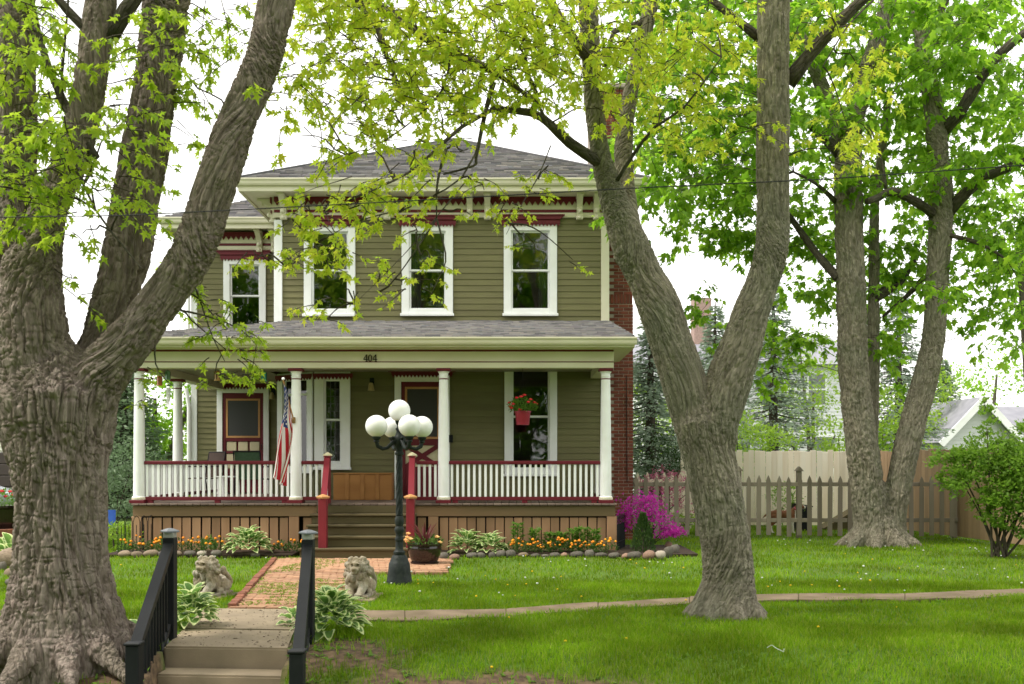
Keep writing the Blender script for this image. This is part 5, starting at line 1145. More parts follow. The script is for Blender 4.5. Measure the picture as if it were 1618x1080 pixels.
stones([(1002,883,24,14,2),(1025,883,23,15,1),(1044,883,19,16,3),(1056,880,16,20,2),(1066,876,18,19,2),(1056,866,14,12,1)], '%s rounded %s stone from the chimney, round the azalea', '', 'stones edging the azalea corner', 0)
stones([(10,898,52,40,0),(40,905,38,38,3),(12,912,16,18,0),(2,904,14,20,2),(20,925,34,14,2)], '%s %s rock in the heap at the left edge of the lawn', '', 'rocks heaped at the left edge', 0)
# marigolds
MAR_L = leafmat('marigold_leaf', [(.035,.075,.014),(.055,.105,.02),(.045,.09,.018)], .25)
ORANGE = pm('orange_petal', (.72,.17,.01), (.76,.26,.012), 12, .6); YEL = pm('golden_petal', (.78,.33,.012), (.72,.27,.01), 12, .6)
fm = [MB().sphere((0,0,0), .032, 8, sc=(1,1,.7)).sphere((0,0,.012), .022, 8, sc=(1,1,.8)).mesh('flower', m_, 'all') for m_ in (ORANGE, YEL)]
def marigold(x, y, nf, rad, h, label, group):
    t = thing('marigold', label, 'flower', (x, y, .03), 0, group); clump('foliage', t, 150, rad, h, .055, MAR_L, up=.9)
    for i in range(nf):
        a = random.uniform(-2.9,-.2); r = rad*random.uniform(.1,.95); put('flower', random.choice(fm), t, (r*math.cos(a), r*math.sin(a), h*random.uniform(.55,1.12)), scale=[random.uniform(.6,1.0)]*3)
for i, x in enumerate((203,222,240,262,284,306,326,352)): marigold(px(x,17.2), 17.25+random.uniform(-.08,.12), 6, .17, random.uniform(.20,.30), '%s bushy orange marigold from the left end of the left flower bed' % NPOS[i], 'marigolds in the left flower bed')
for i, x in enumerate((442,461,480)): marigold(px(x,17.3), 17.35, 4, .12, .22, '%s small orange marigold between the broad hosta and the stairs' % NPOS[i], 'marigolds beside the stairs')
for i, x in enumerate((806,824,842,860,876,892,908,926,944,962)): marigold(px(x,17.2), 17.2+random.uniform(-.06,.1), 6, .16, random.uniform(.20,.28), '%s orange marigold from the hostas, right flower bed' % NPOS[i], 'marigolds in the right flower bed')
LILY = leafmat('lily_leaf', [(.075,.16,.02),(.10,.20,.025),(.06,.14,.018)], .35)
for i, (x, h) in enumerate(((818,.50),(845,.40),(868,.34),(885,.34),(905,.40),(918,.42),(938,.40))):
    t = thing('lily_plant', '%s leafy green lily stalk clump behind the right-hand marigolds, counting from the hostas' % NPOS[i], 'plant', (px(x,17.5), 17.5, .03), 0, 'lilies in the right flower bed')
    n = 200; a = rng.uniform(0,6.283,n); z = h*rng.uniform(.15,1,n); r = .05+.06*rng.uniform(0,1,n)
    leaves_mesh('foliage', np.stack([r*np.cos(a)*.6, r*np.sin(a)*.6, z],1), np.stack([np.cos(a),np.sin(a),rng.uniform(.0,.9,n)],1), np.array([0,0,1])+rng.normal(0,.3,(n,3)), rng.uniform(.07,.12,n), SIMPLE, LILY, t)
    MB().tube([(0,0,0),(0,0,h)], .012, 5).build('stalk', LILY, t)
for i, (x, h) in enumerate(((293,.30),(331,.30))):
    t = thing('lily_plant', ['young green leafy stalk clump nearer the huge tree, left flower bed','young green leafy stalk clump nearer the broad hosta, left flower bed'][i], 'plant', (px(x-40*(i==0),17.5), 17.5, .03), 0, 'young lilies in the left flower bed'); clump('foliage', t, 160, .12, h, .07, LILY, up=.9)
# azalea, small evergreen
MAG = leafmat('magenta_petal', [(.42,.02,.30),(.50,.03,.38),(.36,.015,.26),(.55,.05,.42)], .35)
az = thing('azalea', 'magenta flowering azalea at the corner of the porch', 'shrub', (px(1020,18.7), 18.7, 0))
cl = [(-.25,-.05,.82,.28,.16),(-.02,-.1,.92,.24,.14),(.12,-.1,.72,.26,.15),(-.38,0,.62,.2,.14),(.26,-.15,.55,.26,.14),(.42,-.15,.38,.22,.12),(.02,-.2,.62,.28,.15),(-.15,-.15,.65,.3,.18),(.35,-.2,.28,.18,.08),(-.42,-.1,.45,.14,.10),(.1,.1,.85,.25,.15),(.58,-.1,.30,.16,.07)]
O=[];
for x,y,z,r1_,r2_ in cl:
    n = 150; u = rng.normal(0,.5,(n,3)); O.append(np.array([x,y,z])+u*np.array([r1_,r1_,r2_]))
O = np.concatenate(O); n = len(O)
leaves_mesh('blossoms', O, rng.normal(0,1,(n,3)), np.array([0,-.6,.7])+rng.normal(0,.5,(n,3)), rng.uniform(.035,.06,n), leaf_shape(.2), MAG, az)
keep = O[rng.permutation(n)[:700]]; leaves_mesh('foliage', keep-np.array([0,-.08,.08]), rng.normal(0,1,(700,3)), np.array([0,0,1])+rng.normal(0,.5,(700,3)), rng.uniform(.03,.055,700), SIMPLE, LEAFD, az)
m = MB()
for x,y,z,_,_2 in cl: m.tube([(0,0,0),(x*.4,y*.4,z*.5),(x,y,z)], [.014,.010,.005], 5)
m.build('stems', TWIG, az)
EVG = leafmat('dwarf_evergreen', [(.030,.065,.014),(.045,.09,.018),(.035,.075,.02)], .15)
ev_ = thing('dwarf_evergreen', 'small conical dark evergreen in front of the azalea', 'shrub', (px(1016,17.45), 17.45, 0)); n = 1500
z = .70*rng.uniform(0.02,1,n)**.8; rr = .22*(1-(z/.74)**1.6)*np.sqrt(rng.uniform(.3,1,n)); a = rng.uniform(0,6.283,n)
leaves_mesh('foliage', np.stack([rr*np.cos(a), rr*np.sin(a), z],1), np.stack([np.cos(a)*.5,np.sin(a)*.5,np.ones(n)],1)+rng.normal(0,.25,(n,3)), rng.normal(0,1,(n,3)), rng.uniform(.04,.07,n), SIMPLE, EVG, ev_); MB().tube([(0,0,0),(0,0,.5)], [.02,.008], 5).build('stem', TWIG, ev_)

# ---- porch things
# flag on a slanted staff fixed to the second column
A_ = Vector((CXS[1]-.02, CY-.11, 2.36)); Bp = Vector((px(447.5,17.25), 17.25, pz(601,17.25))); pole_d = (Bp-A_)
fl = thing('flag', 'United States flag hanging from a slanted staff on the second porch column', 'flag', tuple(A_), world_parts=True)
MB().tube([A_, Bp], .013, 8).build('staff', TAN, fl); MB().sphere(tuple(Bp+Vector((0,0,.03))), .028, 10).build('finial', WHITE, fl); MB().cbox(A_.x-.03,A_.x+.03,A_.y-.03,A_.y+.06,A_.z-.05,A_.z+.06).build('staff_bracket', BRASS, fl)
FR = pm('flag_red', (.46,.016,.03), (.40,.013,.026), 6, .8); FW = pm('flag_white', (.74,.72,.70), (.68,.67,.66), 6, .8); FB = pm('flag_blue', (.022,.040,.16), (.018,.034,.14), 6, .8)
def flagp(u, v):       # u along the fly, v down the hoist from the tip
    h = Bp.lerp(A_, .03+.80*v); drop = 1.60*u
    gather = min(1, u*2.2); xx = Bp.x + (h.x-Bp.x)*(1-.15*gather) + .050*math.sin(v*10+u*2.5)*gather*(.5+.5*u)*1.2 - .20*u**1.2 + .15*v*gather + .02*math.sin(u*7+v*5)
    yy = h.y*(1-.45*gather) + (Bp.y+.22)*.45*gather + .07*math.cos(v*10+u*2)*gather
    zz = h.z*(1-.72*gather) + (Bp.z-.08)*.72*gather - drop - .10*(1-gather)*0
    return Vector((xx, yy, zz-.03*v*gather))
NU, NV = 50, 52
V = [flagp(i/NU, j/NV) for i in range(NU+1) for j in range(NV+1)]
fcs = []; mi = []
for i in range(NU):
    for j in range(NV):
        a = i*(NV+1)+j; fcs.append((a, a+1, a+NV+2, a+NV+1)); s_ = j*13//NV
        mi.append(2 if (i < NU*.40 and s_ < 7) else (0 if s_ % 2 == 0 else 1))
mbf = MB().add(V, fcs); mbf.m = mi; mbf.build('cloth', [FR, FW, FB], fl, smooth='all')
ms = MB()
for r_ in range(9):
    for c_ in range(6 if r_ % 2 == 0 else 5):
        u = .40*((c_+(.5 if r_ % 2 == 0 else 1))/6.2)*.98; v = (7/13)*((r_+.7)/9.4); p = flagp(u, v); du = (flagp(u+.004, v)-p).normalized(); dv = (flagp(u, v+.004)-p).normalized(); n_ = du.cross(dv).normalized()
        for sg in (1,-1):
            pts = []
            for k in range(10): rr_ = .026 if k % 2 == 0 else .011; a = k*.6283; pts.append(p + n_*sg*.004 + (dv*math.cos(a)+du*math.sin(a))*rr_)
            ms.add([p+n_*sg*.004]+pts, [(0,1+k,1+(k+1) % 10) for k in range(10)])
tag(ms.build('stars', FW, fl), kind='stuff')
# hanging basket
hb = thing('hanging_basket', 'red hanging basket with red flowers in front of the right window', 'planter', (px(826,18.0), 18.02, pz(671,18.0)))
REDP = pm('red_plastic_pot', (.30,.025,.045), (.26,.02,.04), 4, .4)
MB().lathe([(.115,0),(.125,.11),(.128,.115),(.140,.225),(.155,.23),(.155,.25),(.14,.252),(.05,.23)], n=24).build('pot', REDP, hb, smooth=True)
clump('foliage', hb, 420, .24, .50, .075, LILY, hmin=.22, up=.8)
ww_ = MB()
for a in (0,2.1,4.2): ww_.tube([(.14*math.cos(a),.14*math.sin(a),.24),(0,0,.85)], .003, 4)
ww_.tube([(0,0,.85),(0,0,3.305-hb.location.z)], .005, 4); ww_.build('hanger', METAL, hb)
RPET = pm('red_petal', (.55,.012,.02), (.62,.03,.03), 8, .5)
for p in ((-.2,-.12,.30),(-.17,-.15,.37),(-.11,-.17,.48),(-.05,-.2,.27),(-.03,-.18,.50),(.03,-.16,.53),(.14,-.15,.45),(.21,-.1,.40),(.24,-.05,.38),(-.22,-.05,.33),(-.24,-.02,.40),(.10,-.2,.40)): blossom(p, .034, RPET, hb)
# wooden chest
bxx0, bxx1 = px(527,19.45), px(619,19.45)
cr_ = thing('wooden_chest', 'golden pine chest with upright battens below the bay window', 'chest', ((bxx0+bxx1)/2, 19.6, DZ+.002)); hw = (bxx1-bxx0)/2
MB().cbox(-hw, hw, -.17, .20, .0, .50).build('body', CRATE, cr_); put('lid', MB().cbox(-hw-.008, hw+.008, -.19, .21, .501, .53).mesh('lid', CRATE), cr_)
for x in (-hw+.27, -hw+.57, -hw+.86): put('batten', MB().cbox(x-.04, x+.04, -.192, -.1705, .005, .50).mesh('batten', CRATE), cr_)
# patio chairs
CB = pm('brown_sling', (.055,.032,.024), (.045,.027,.02), 20, .7); CG = pm('green_sling', (.045,.085,.045), (.035,.07,.037), 20, .7)
def chair(loc, rotz, sling, label):
    t = thing('patio_chair', label, 'chair', loc, rotz, 'sling chairs on the porch')
    v = []; n = 8
    for i in range(n+1):
        u = i/n
        for sx in (-.25,.25): v.append((sx, .22+.10*u, .42+.52*u-.02*math.sin(u*3.14)))
    MB().add(v, [(2*i,2*i+1,2*i+3,2*i+2) for i in range(n)]).build('backrest', sling, t)
    MB().cbox(-.25,.25,-.25,.22,.40,.415).build('seat', sling, t)
    for sx in (-1,1):
        MB().tube([(sx*.27,-.27,0),(sx*.27,-.25,.41),(sx*.27,-.25,.62),(sx*.27,-.20,.65),(sx*.27,.26,.65)], .013, 7).build('arm', METAL, t, smooth=True)
        MB().tube([(sx*.27,.30,0),(sx*.27,.23,.42),(sx*.265,.33,.95)], .013, 7).build('leg', METAL, t, smooth=True)
        MB().tube([(sx*.27,-.26,.40),(sx*.27,.23,.41)], .012, 7).build('side_rail', METAL, t)
    MB().tube([(-.265,.33,.95),(.265,.33,.95)], .013, 7).build('top_bar', METAL, t)
chair((px(323,20.6), 20.6, DZ), R(-35), CB, 'dark brown sling chair near the left end of the porch')
chair((px(408,20.2), 19.75, DZ), R(175), CG, 'green sling chair in front of the panelled side door')
pt = thing('side_table', 'small white side table between the two porch chairs', 'table', (px(365,19.9), 19.9, DZ)); MB().cbox(-.24,.24,-.2,.2,.44,.465).build('tabletop', WHITE, pt)
for sx in (-1,1):
    for sy in (-1,1): MB().cbox(sx*.2-.02,sx*.2+.02,sy*.16-.02,sy*.16+.02,0,.44).build('leg', WHITE, pt)
# hanging lanterns
for x, y, Y, c, lb_ in ((417,594,18.35,(.02,.42,.40),'teal lantern hanging under the porch beam before the side door'),(343,593,18.35,(.65,.33,.06),'amber lantern hanging under the porch beam, left of the teal one'),(265,592,19.2,(.25,.50,.36),'pale green lantern hanging over the porch side railing'),(252,601,18.7,(.80,.26,.05),'orange lantern hanging near the corner porch column')):
    mL = pm('lantern_glass', c, tuple(v*.8 for v in c), 8, .3, spec=.5); p = at(x,y,Y); t = thing('hanging_lantern', lb_, 'lantern', (p.x,p.y,p.z), 0, 'small coloured lanterns hung along the porch')
    MB().lathe([(.052,-.095),(.056,-.085),(.056,-.07),(.048,-.068),(.048,.05),(.058,.052),(.05,.07),(.02,.09)], n=4).build('housing', mL, t); MB().lathe([(.03,-.06),(.03,.04)], n=6).build('candle', PANEL, t)
    m = MB()
    for k in range(4): a = k*math.pi/2; m.tube([(.05*math.cos(a),.05*math.sin(a),-.08),(.05*math.cos(a),.05*math.sin(a),.06)], .006, 4)
    m.tube([(0,0,.09),(0,0,min(.32,3.44-p.z))], .003, 4); m.build('wire_cage', METAL, t)
wc = thing('wind_chime', 'silver wind chime hanging beside the rear porch column', 'wind chime', tuple(at(266,610,19.6)))
MB().lathe([(.04,0),(.045,.012),(.01,.03)], n=12).build('top_disc', CAPG, wc); MB().tube([(0,0,.02),(0,0,.35)], .003, 4).build('cord', CAPG, wc)
for k in range(5): a = k*1.257; MB().tube([(.03*math.cos(a),.03*math.sin(a),-.02),(.03*math.cos(a),.03*math.sin(a),-.28-.04*k)], .008, 6).build('tube', GLOBE, wc)
# overhead service cable
MB().tube([at(-60,344,7.0), at(200,340,7.05), at(440,328,7.1), at(700,314,7.1), at(1000,297,7.1), at(1300,283,7.1), at(1700,255,7.1)], .0042, 5).build('overhead_cable', METAL); tag(bpy.data.objects['overhead_cable'], 'thin overhead cable crossing in front of the trees', 'cable')
# ================================================================== BACK YARD, FENCES, NEIGHBOURS
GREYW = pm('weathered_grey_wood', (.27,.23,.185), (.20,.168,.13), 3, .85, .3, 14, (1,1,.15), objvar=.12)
PINE = pm('sunlit_pine_board', (.88,.80,.71), (.78,.66,.54), 3, .75, .2, 14, (1,1,.12), objvar=.1)  # fence boards in sun: the sunlit brightness is put into this pale colour
PINE2 = pm('shaded_pine_board', (.46,.31,.19), (.36,.24,.15), 3, .75, .2, 14, (1,1,.12), objvar=.12)  # same fence's boards in shade: the shade is put into the browner colour
# picket fence
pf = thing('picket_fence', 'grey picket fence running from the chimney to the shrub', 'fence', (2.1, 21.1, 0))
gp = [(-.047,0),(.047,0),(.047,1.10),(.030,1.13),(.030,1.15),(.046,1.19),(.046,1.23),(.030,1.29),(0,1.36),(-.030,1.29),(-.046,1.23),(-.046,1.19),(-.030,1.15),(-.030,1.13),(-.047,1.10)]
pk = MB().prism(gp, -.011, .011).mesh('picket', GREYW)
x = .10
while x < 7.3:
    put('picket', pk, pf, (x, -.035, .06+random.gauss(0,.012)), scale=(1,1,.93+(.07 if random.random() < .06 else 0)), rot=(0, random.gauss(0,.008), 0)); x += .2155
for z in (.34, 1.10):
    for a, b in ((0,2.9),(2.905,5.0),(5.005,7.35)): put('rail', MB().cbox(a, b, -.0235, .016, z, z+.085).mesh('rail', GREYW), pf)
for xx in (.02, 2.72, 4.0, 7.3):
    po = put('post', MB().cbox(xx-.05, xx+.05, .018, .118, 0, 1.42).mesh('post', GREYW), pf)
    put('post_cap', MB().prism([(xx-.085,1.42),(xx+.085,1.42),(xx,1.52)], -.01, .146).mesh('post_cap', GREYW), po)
# side run of the same yard fence, seen through it
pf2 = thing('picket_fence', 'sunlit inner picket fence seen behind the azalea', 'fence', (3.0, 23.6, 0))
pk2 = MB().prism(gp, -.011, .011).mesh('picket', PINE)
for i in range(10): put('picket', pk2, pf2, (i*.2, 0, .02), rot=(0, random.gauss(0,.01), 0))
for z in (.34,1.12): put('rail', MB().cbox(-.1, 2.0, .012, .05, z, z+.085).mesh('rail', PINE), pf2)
# board fence
bf = thing('board_fence', 'tall pale board fence behind the picket fence', 'fence', (4.3, 25.0, 0))
bd = MB().cbox(-.069,.069,-.012,.012,0,1.86,.004).mesh('board', PINE)
for i in range(33): put('board', bd, bf, (i*.1425, 0, .03), scale=(1,1,1+random.gauss(0,.007)), rot=(0,random.gauss(0,.003),0))
for z in (.3,1.5): put('rail', MB().cbox(-.07, 4.65, .014, .06, z, z+.09).mesh('rail', PINE), bf)
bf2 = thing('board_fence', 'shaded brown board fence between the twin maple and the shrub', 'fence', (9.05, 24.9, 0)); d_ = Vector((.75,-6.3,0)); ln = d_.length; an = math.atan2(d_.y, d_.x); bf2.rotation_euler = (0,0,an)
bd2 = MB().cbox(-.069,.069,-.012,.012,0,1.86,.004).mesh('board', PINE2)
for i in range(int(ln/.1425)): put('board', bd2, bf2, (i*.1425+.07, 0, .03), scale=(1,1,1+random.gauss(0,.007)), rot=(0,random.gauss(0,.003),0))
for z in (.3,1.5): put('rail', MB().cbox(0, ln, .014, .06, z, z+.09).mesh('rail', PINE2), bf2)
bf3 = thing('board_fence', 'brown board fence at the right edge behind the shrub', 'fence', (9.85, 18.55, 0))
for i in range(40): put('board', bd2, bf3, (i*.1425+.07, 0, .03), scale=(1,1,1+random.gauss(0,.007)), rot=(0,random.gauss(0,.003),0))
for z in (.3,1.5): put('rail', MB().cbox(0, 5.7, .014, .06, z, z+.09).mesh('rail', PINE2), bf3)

# dog
DOGB = pm('brown_dog_fur', (.20,.085,.038), (.14,.055,.025), 14, .85, .3, 80); DOGW = pm('white_dog_fur', (.70,.66,.60), (.60,.55,.50), 14, .85, .3, 80)
m = MB(); E = lambda c, r, sc=(1,1,1): m.sphere(c, r, 16, sc=sc)
m.tube([(-.26,0,.42),(-.15,0,.43),(0,0,.41),(.13,0,.41),(.22,0,.44)], [.085,.105,.105,.13,.10], 16); E((-.24,0,.41),.10); E((.17,0,.40),.13,(.9,.85,1.1))
m.tube([(.20,0,.47),(.29,0,.56),(.33,0,.60)], [.085,.07,.065], 12); E((.35,0,.62),.078,(1.1,.95,1)); m.tube([(.38,0,.605),(.46,0,.585),(.485,0,.58)], [.052,.042,.03], 10)
for sy in (-1,1):
    m.tube([(.32,sy*.06,.67),(.31,sy*.085,.63),(.33,sy*.09,.57)], [.02,.028,.012], 8)
    m.tube([(.19,sy*.07,.36),(.18,sy*.075,.20),(.20,sy*.075,.10),(.19,sy*.075,.02)], [.055,.036,.028,.028], 10); E((.21,sy*.075,.02),.033,(1.3,1,.6))
    m.tube([(-.25,sy*.07,.40),(-.20,sy*.08,.27),(-.29,sy*.08,.16),(-.27,sy*.08,.02)], [.085,.06,.03,.027], 10); E((-.25,sy*.08,.02),.033,(1.3,1,.6))
m.tube([(-.31,0,.46),(-.40,0,.40),(-.47,0,.33)], [.03,.022,.012], 8)
me = m.mesh('d', DOGB); o = bpy.data.objects.new('d', me); C.objects.link(o); md = o.modifiers.new('r','REMESH'); md.mode = 'VOXEL'; md.voxel_size = .012; sm = o.modifiers.new('s','SMOOTH'); sm.iterations = 4
out = bpy.data.meshes.new_from_object(o.evaluated_get(bpy.context.evaluated_depsgraph_get())); bpy.data.objects.remove(o)
out.materials.clear(); out.materials.append(DOGB); out.materials.append(DOGW); out.polygons.foreach_set('use_smooth', [True]*len(out.polygons))
for p in out.polygons:
    c = p.center
    if c.z < .17 or (c.x > .24 and c.z < .52) or (c.x > .37 and abs(c.y) < .028) or c.x > .45 or (c.x > .12 and c.z < .34): p.material_index = 1
dog = thing('dog', 'brown and white dog standing behind the picket fence', 'dog', (px(1238,22.6), 22.6, 0), R(-8)); put('body', out, dog)
put('collar', MB().tube([(.262+.02*math.cos(a)*0-.055*math.sin(a)*.55, .082*math.cos(a), .535+.075*math.sin(a)*.75) for a in np.linspace(0,6.283,17)], .011, 6).mesh('collar', pm('pink_collar', (.45,.06,.13), None, 5, .5)), dog)
put('nose', MB().sphere((.507,0,.588), .017, 8).mesh('nose', METAL), dog)
bn = thing('storage_bin', 'dark slanted-lid bin behind the picket fence by the dog', 'bin', (px(1276,23.4), 23.4, 0)); MB().prism([(-.30,0),(.10,0),(.10,.55),(-.30,.62)], -.01, .45).build('body', METAL, bn); MB().prism([(-.32,.622),(.12,.552),(.12,.58),(-.32,.65)], -.03, .47).build('lid', METAL, bn)
rp = thing('garden_ramp', 'dark wooden ramp against the fence left of the twin maple', 'ramp', (px(1325,23.6), 23.6, 0)); MB().prism([(-.35,0),(.55,0),(.55,.52)], 0, .5).build('side_panel', STEPW, rp); MB().bar((-.35,.25,.03),(.55,.25,.55), .54, .03).build('walking_board', STEPW, rp)

# ---- foliage helpers for shrubs and trees farther back
def mass(c, r, n, up=.2):
    u = rng.normal(0,1,(n,3)); u /= np.linalg.norm(u,axis=1)[:,None]; q_ = u*rng.uniform(.35,1,(n,1))**.5
    return np.array(c)+q_*np.array(r), u+np.array([0,0,up])+rng.normal(0,.5,(n,3))
def bushy(name, label, cat, loc, blobs, n, leaf, mat, shape=NORWAY, stems=5, group=None, sr=.02, stemmat=None, clumpiness=9):
    t = thing(name, label, cat, loc, 0, group); Os = []; Ds = []; tot = sum(b[3]*b[4]*b[5] for b in blobs)
    for b in blobs:
        k = max(30, int(n*b[3]*b[4]*b[5]/tot)); nc = max(4, k//clumpiness//4)
        cc, cd = mass(b[:3], b[3:6], nc); idx = rng.integers(0, nc, k); rad = .24*np.mean(b[3:6])
        Os.append(cc[idx]+rng.normal(0,rad,(k,3))*np.array([1,1,.6])); Ds.append(cd[idx]+rng.normal(0,.6,(k,3)))
    Os = np.concatenate(Os); Ds = np.concatenate(Ds); k = len(Os); Os[:,2] = np.maximum(Os[:,2], .05)
    leaves_mesh('foliage' if cat != 'tree' else 'crown', Os, Ds, np.array([0,-.25,1])+rng.normal(0,.55,(k,3)), leaf*rng.uniform(.6,1.25,k), shape, mat, t)
    m = MB()
    for i, b in enumerate(blobs[:max(stems,1)] if cat != 'tree' else blobs):
        c = np.array(b[:3]); q0 = np.array([random.gauss(0,.08),random.gauss(0,.05),0]) if cat != 'tree' else np.array([0,0,0])
        mid = q0*.5+c*.45+np.array([0,0,.1 if cat != 'tree' else c[2]*.1]); m.tube([tuple(q0), tuple(mid), tuple(c)], [sr, sr*.7, sr*.3], 7)
    m.build('stems' if cat != 'tree' else 'trunk', stemmat or TWIG, t); return t
SHR = leafmat('shrub_leaf', [(.10,.19,.018),(.14,.24,.024),(.11,.205,.024),(.17,.27,.03)], .5)
LITE = leafmat('bright_bush_leaf', [(.15,.25,.02),(.20,.30,.03),(.12,.21,.018)], .5)
YEWL = leafmat('yew_leaf', [(.022,.055,.012),(.035,.075,.015)], .15)
PINKL = leafmat('pink_blossom', [(.42,.10,.20),(.35,.07,.16),(.22,.05,.08),(.5,.18,.28)], .35)
# leafy shrub at the right edge
sx_ = px(1578,16.9)
bl = [(-.45,.1,1.55,.42,.4,.3),(-.15,0,1.75,.45,.4,.3),(.2,0,1.5,.5,.4,.35),(.5,.1,1.75,.5,.4,.45),(-.6,0,1.25,.35,.35,.25),(.05,-.2,1.15,.45,.35,.28),(.55,-.1,1.15,.45,.4,.3),(-.25,-.1,2.2,.16,.2,.32),(.75,.2,2.05,.3,.3,.3),(.35,-.25,.75,.35,.3,.2),(-.05,-.2,.62,.2,.2,.12),(-.75,.1,1.75,.3,.3,.16),(1.0,0,1.6,.5,.5,.8),(1.0,0,.8,.4,.4,.4),(-.35,-.2,.85,.3,.25,.25),(0,-.3,.9,.35,.25,.3),(.4,-.3,.6,.35,.25,.3),(-.95,0,1.5,.25,.2,.2),(.3,-.3,1.5,.5,.3,.4),(-.2,.1,2.55,.12,.12,.16)]
bushy('leafy_shrub', 'loose green multi-stemmed shrub at the right edge of the lawn', 'shrub', (sx_,16.9,0), bl, 16000, .07, SHR, NORWAY, 14, None, .022)
bushy('redbud_shrub', 'pink blossoming shrub behind the pickets beside the azalea', 'shrub', (px(1035,22.3),22.3,0), [(-.3,0,.8,.35,.3,.45),(.1,0,1.1,.4,.3,.45),(.3,0,.7,.4,.3,.4),(.7,0,.9,.3,.3,.4)], 2600, .06, PINKL, SIMPLE, 4)
bushy('boxwood', 'low bright green clump behind the pickets beside the forked maple', 'shrub', (px(1060,22.6),22.6,0), [(0,0,.25,.7,.4,.28),(.5,0,.2,.5,.4,.25)], 1400, .07, LITE, SIMPLE, 2)
bushy('yew_shrub', 'dark green yew between the chimney and the forked maple', 'shrub', (px(1052,25.5),25.5,0), [(0,0,1.5,.55,.5,1.0),(.3,0,1.0,.6,.5,.9)], 4200, .09, YEWL, SIMPLE, 2)
bushy('arborvitae', 'small dark green bush behind the dog', 'shrub', (px(1238,23.8),23.8,0), [(0,0,.6,.32,.3,.55)], 1300, .07, SHR, SIMPLE, 1)
for i, (x, y, Y, w, h) in enumerate(((1165,690,29,1.1,.7),(1205,700,29.5,1.0,.5),(1325,690,29,1.0,.6),(1420,680,30,1.0,.9),(1395,660,30.5,.7,.9),(1010,655,30,.6,.9))):
    p = at(x,y,Y); bushy('bright_bush', ['yellow-green bush above the board fence next to the forked maple','second yellow-green bush above the board fence','yellow-green bush left of the twin maple above the board fence','bright green bush between the twin maple stems','tall bright bush behind the twin maple fork','bright bush behind the chimney edge'][i], 'shrub', (p.x,Y,0), [(0,0,p.z,w,.6,h),(0,0,p.z*.5,w*.8,.6,p.z*.5)], 1800, .10, LITE, NORWAY, 2, None, .03)
# spruces
SPR = leafmat('blue_spruce_needles', [(.17,.225,.165),(.21,.265,.195),(.14,.19,.135),(.26,.31,.22)], .3); SPG = leafmat('green_spruce_needles', [(.11,.17,.085),(.14,.205,.11),(.09,.14,.07)], .3)
def spruce(label, x, Y, ytop, rad, mat, n=46, skip=0):
    H = pz(ytop, Y); t = thing('spruce_tree', label, 'tree', (px(x,Y), Y, 0), 0, 'spruces behind the houses'); MB().tube([(0,0,0),(0,0,H*.5),(0,0,H*.98)], [.20,.13,.02], 9).build('trunk', TWIG, t, smooth='all')
    O=[]; D=[]; S=[]; bm_ = []
    for i in range(n):
        z = H*(.08+.9*(i/n)); ln_ = rad*(1-(z/H)**1.2)*random.uniform(.7,1.1)+.12
        for k in range(6):
            if random.random() < skip: continue
            a = k*1.047+i*.7+random.uniform(-.3,.3); d = np.array([math.cos(a),math.sin(a),.0]); dr = .34
            pts = [np.array([0,0,z])+d*ln_*u+np.array([0,0,-dr*ln_*u+.22*ln_*u*u]) for u in (0,.35,.7,1)]; bm_.append((np.array(pts), np.linspace(.022,.005,4)))
            m_ = int(34*ln_+8)
            for j in range(m_):
                u = random.random()**.75; p = np.array([0,0,z])+d*ln_*u+np.array([0,0,-dr*ln_*u+.22*ln_*u*u]); side = np.array([-d[1],d[0],0])*random.choice((-1,1)); w = random.uniform(0,.28)*ln_*(1.1-u)
                O.append(p+side*w+np.array([0,0,-.12*random.random()])); D.append(d*.8+side*.9+np.array([0,0,random.uniform(-.5,.2)])); S.append(random.uniform(.09,.19))
    O=np.array(O); k=len(O); leaves_mesh('crown', O, np.array(D), np.array([0,-.9,.5])+rng.normal(0,.7,(k,3)), np.array(S), SIMPLE, mat, t); twigmesh(bm_, t, 'boughs')
spruce('blue-green spruce rising behind the brick chimney', 1028, 29, 470, 1.7, SPR, skip=.15)
spruce('tall blue spruce with a bare trunk behind the board fence', 1222, 32, 430, 2.3, SPR, skip=.25)
spruce('blue spruce left of the twin maple, partly behind the forked maple', 1130, 34, 470, 2.0, SPR, skip=.1)
spruce('blue-green spruce behind the fork of the twin maple', 1420, 34, 440, 2.2, SPR, skip=.2)
spruce('green spruce between the twin maple and the garage gable', 1490, 46, 560, 2.2, SPG)
spruce('green spruce between the huge tree and the corner column', 196, 29, 540, 1.9, SPG)
# neighbours
NWH = pm('neighbour_white_siding', (.70,.71,.73), (.66,.67,.69), 1, .6); NGR = pm('neighbour_roof', (.26,.26,.29), (.21,.21,.24), 3, .9); NDK = pm('neighbour_brown_door', (.055,.040,.036), (.045,.034,.03), 2, .6); NST = pm('neighbour_stone', (.36,.25,.21), (.27,.19,.16), 12, .9)
NYL = pm('neighbour_cream_siding', (.62,.61,.52), (.57,.56,.48), 1, .6)
def lapwall(x0, x1, y, z0, z1, e=.15, gable=None):
    m = MB(); z = z0
    while z < z1:
        a, b = x0, x1
        if gable and z > gable[0]:
            t = (z-gable[0])/(gable[1]-gable[0]); c = (x0+x1)/2; a, b = x0+(c-x0)*t, x1-(x1-c)*t
        if b-a > .05: m.prism([(y-.03,z),(y,z),(y,min(z+e+.01,z1+.01)),(y-.006,min(z+e+.01,z1+.01))], a, b, 'x')
        z += e
    return m
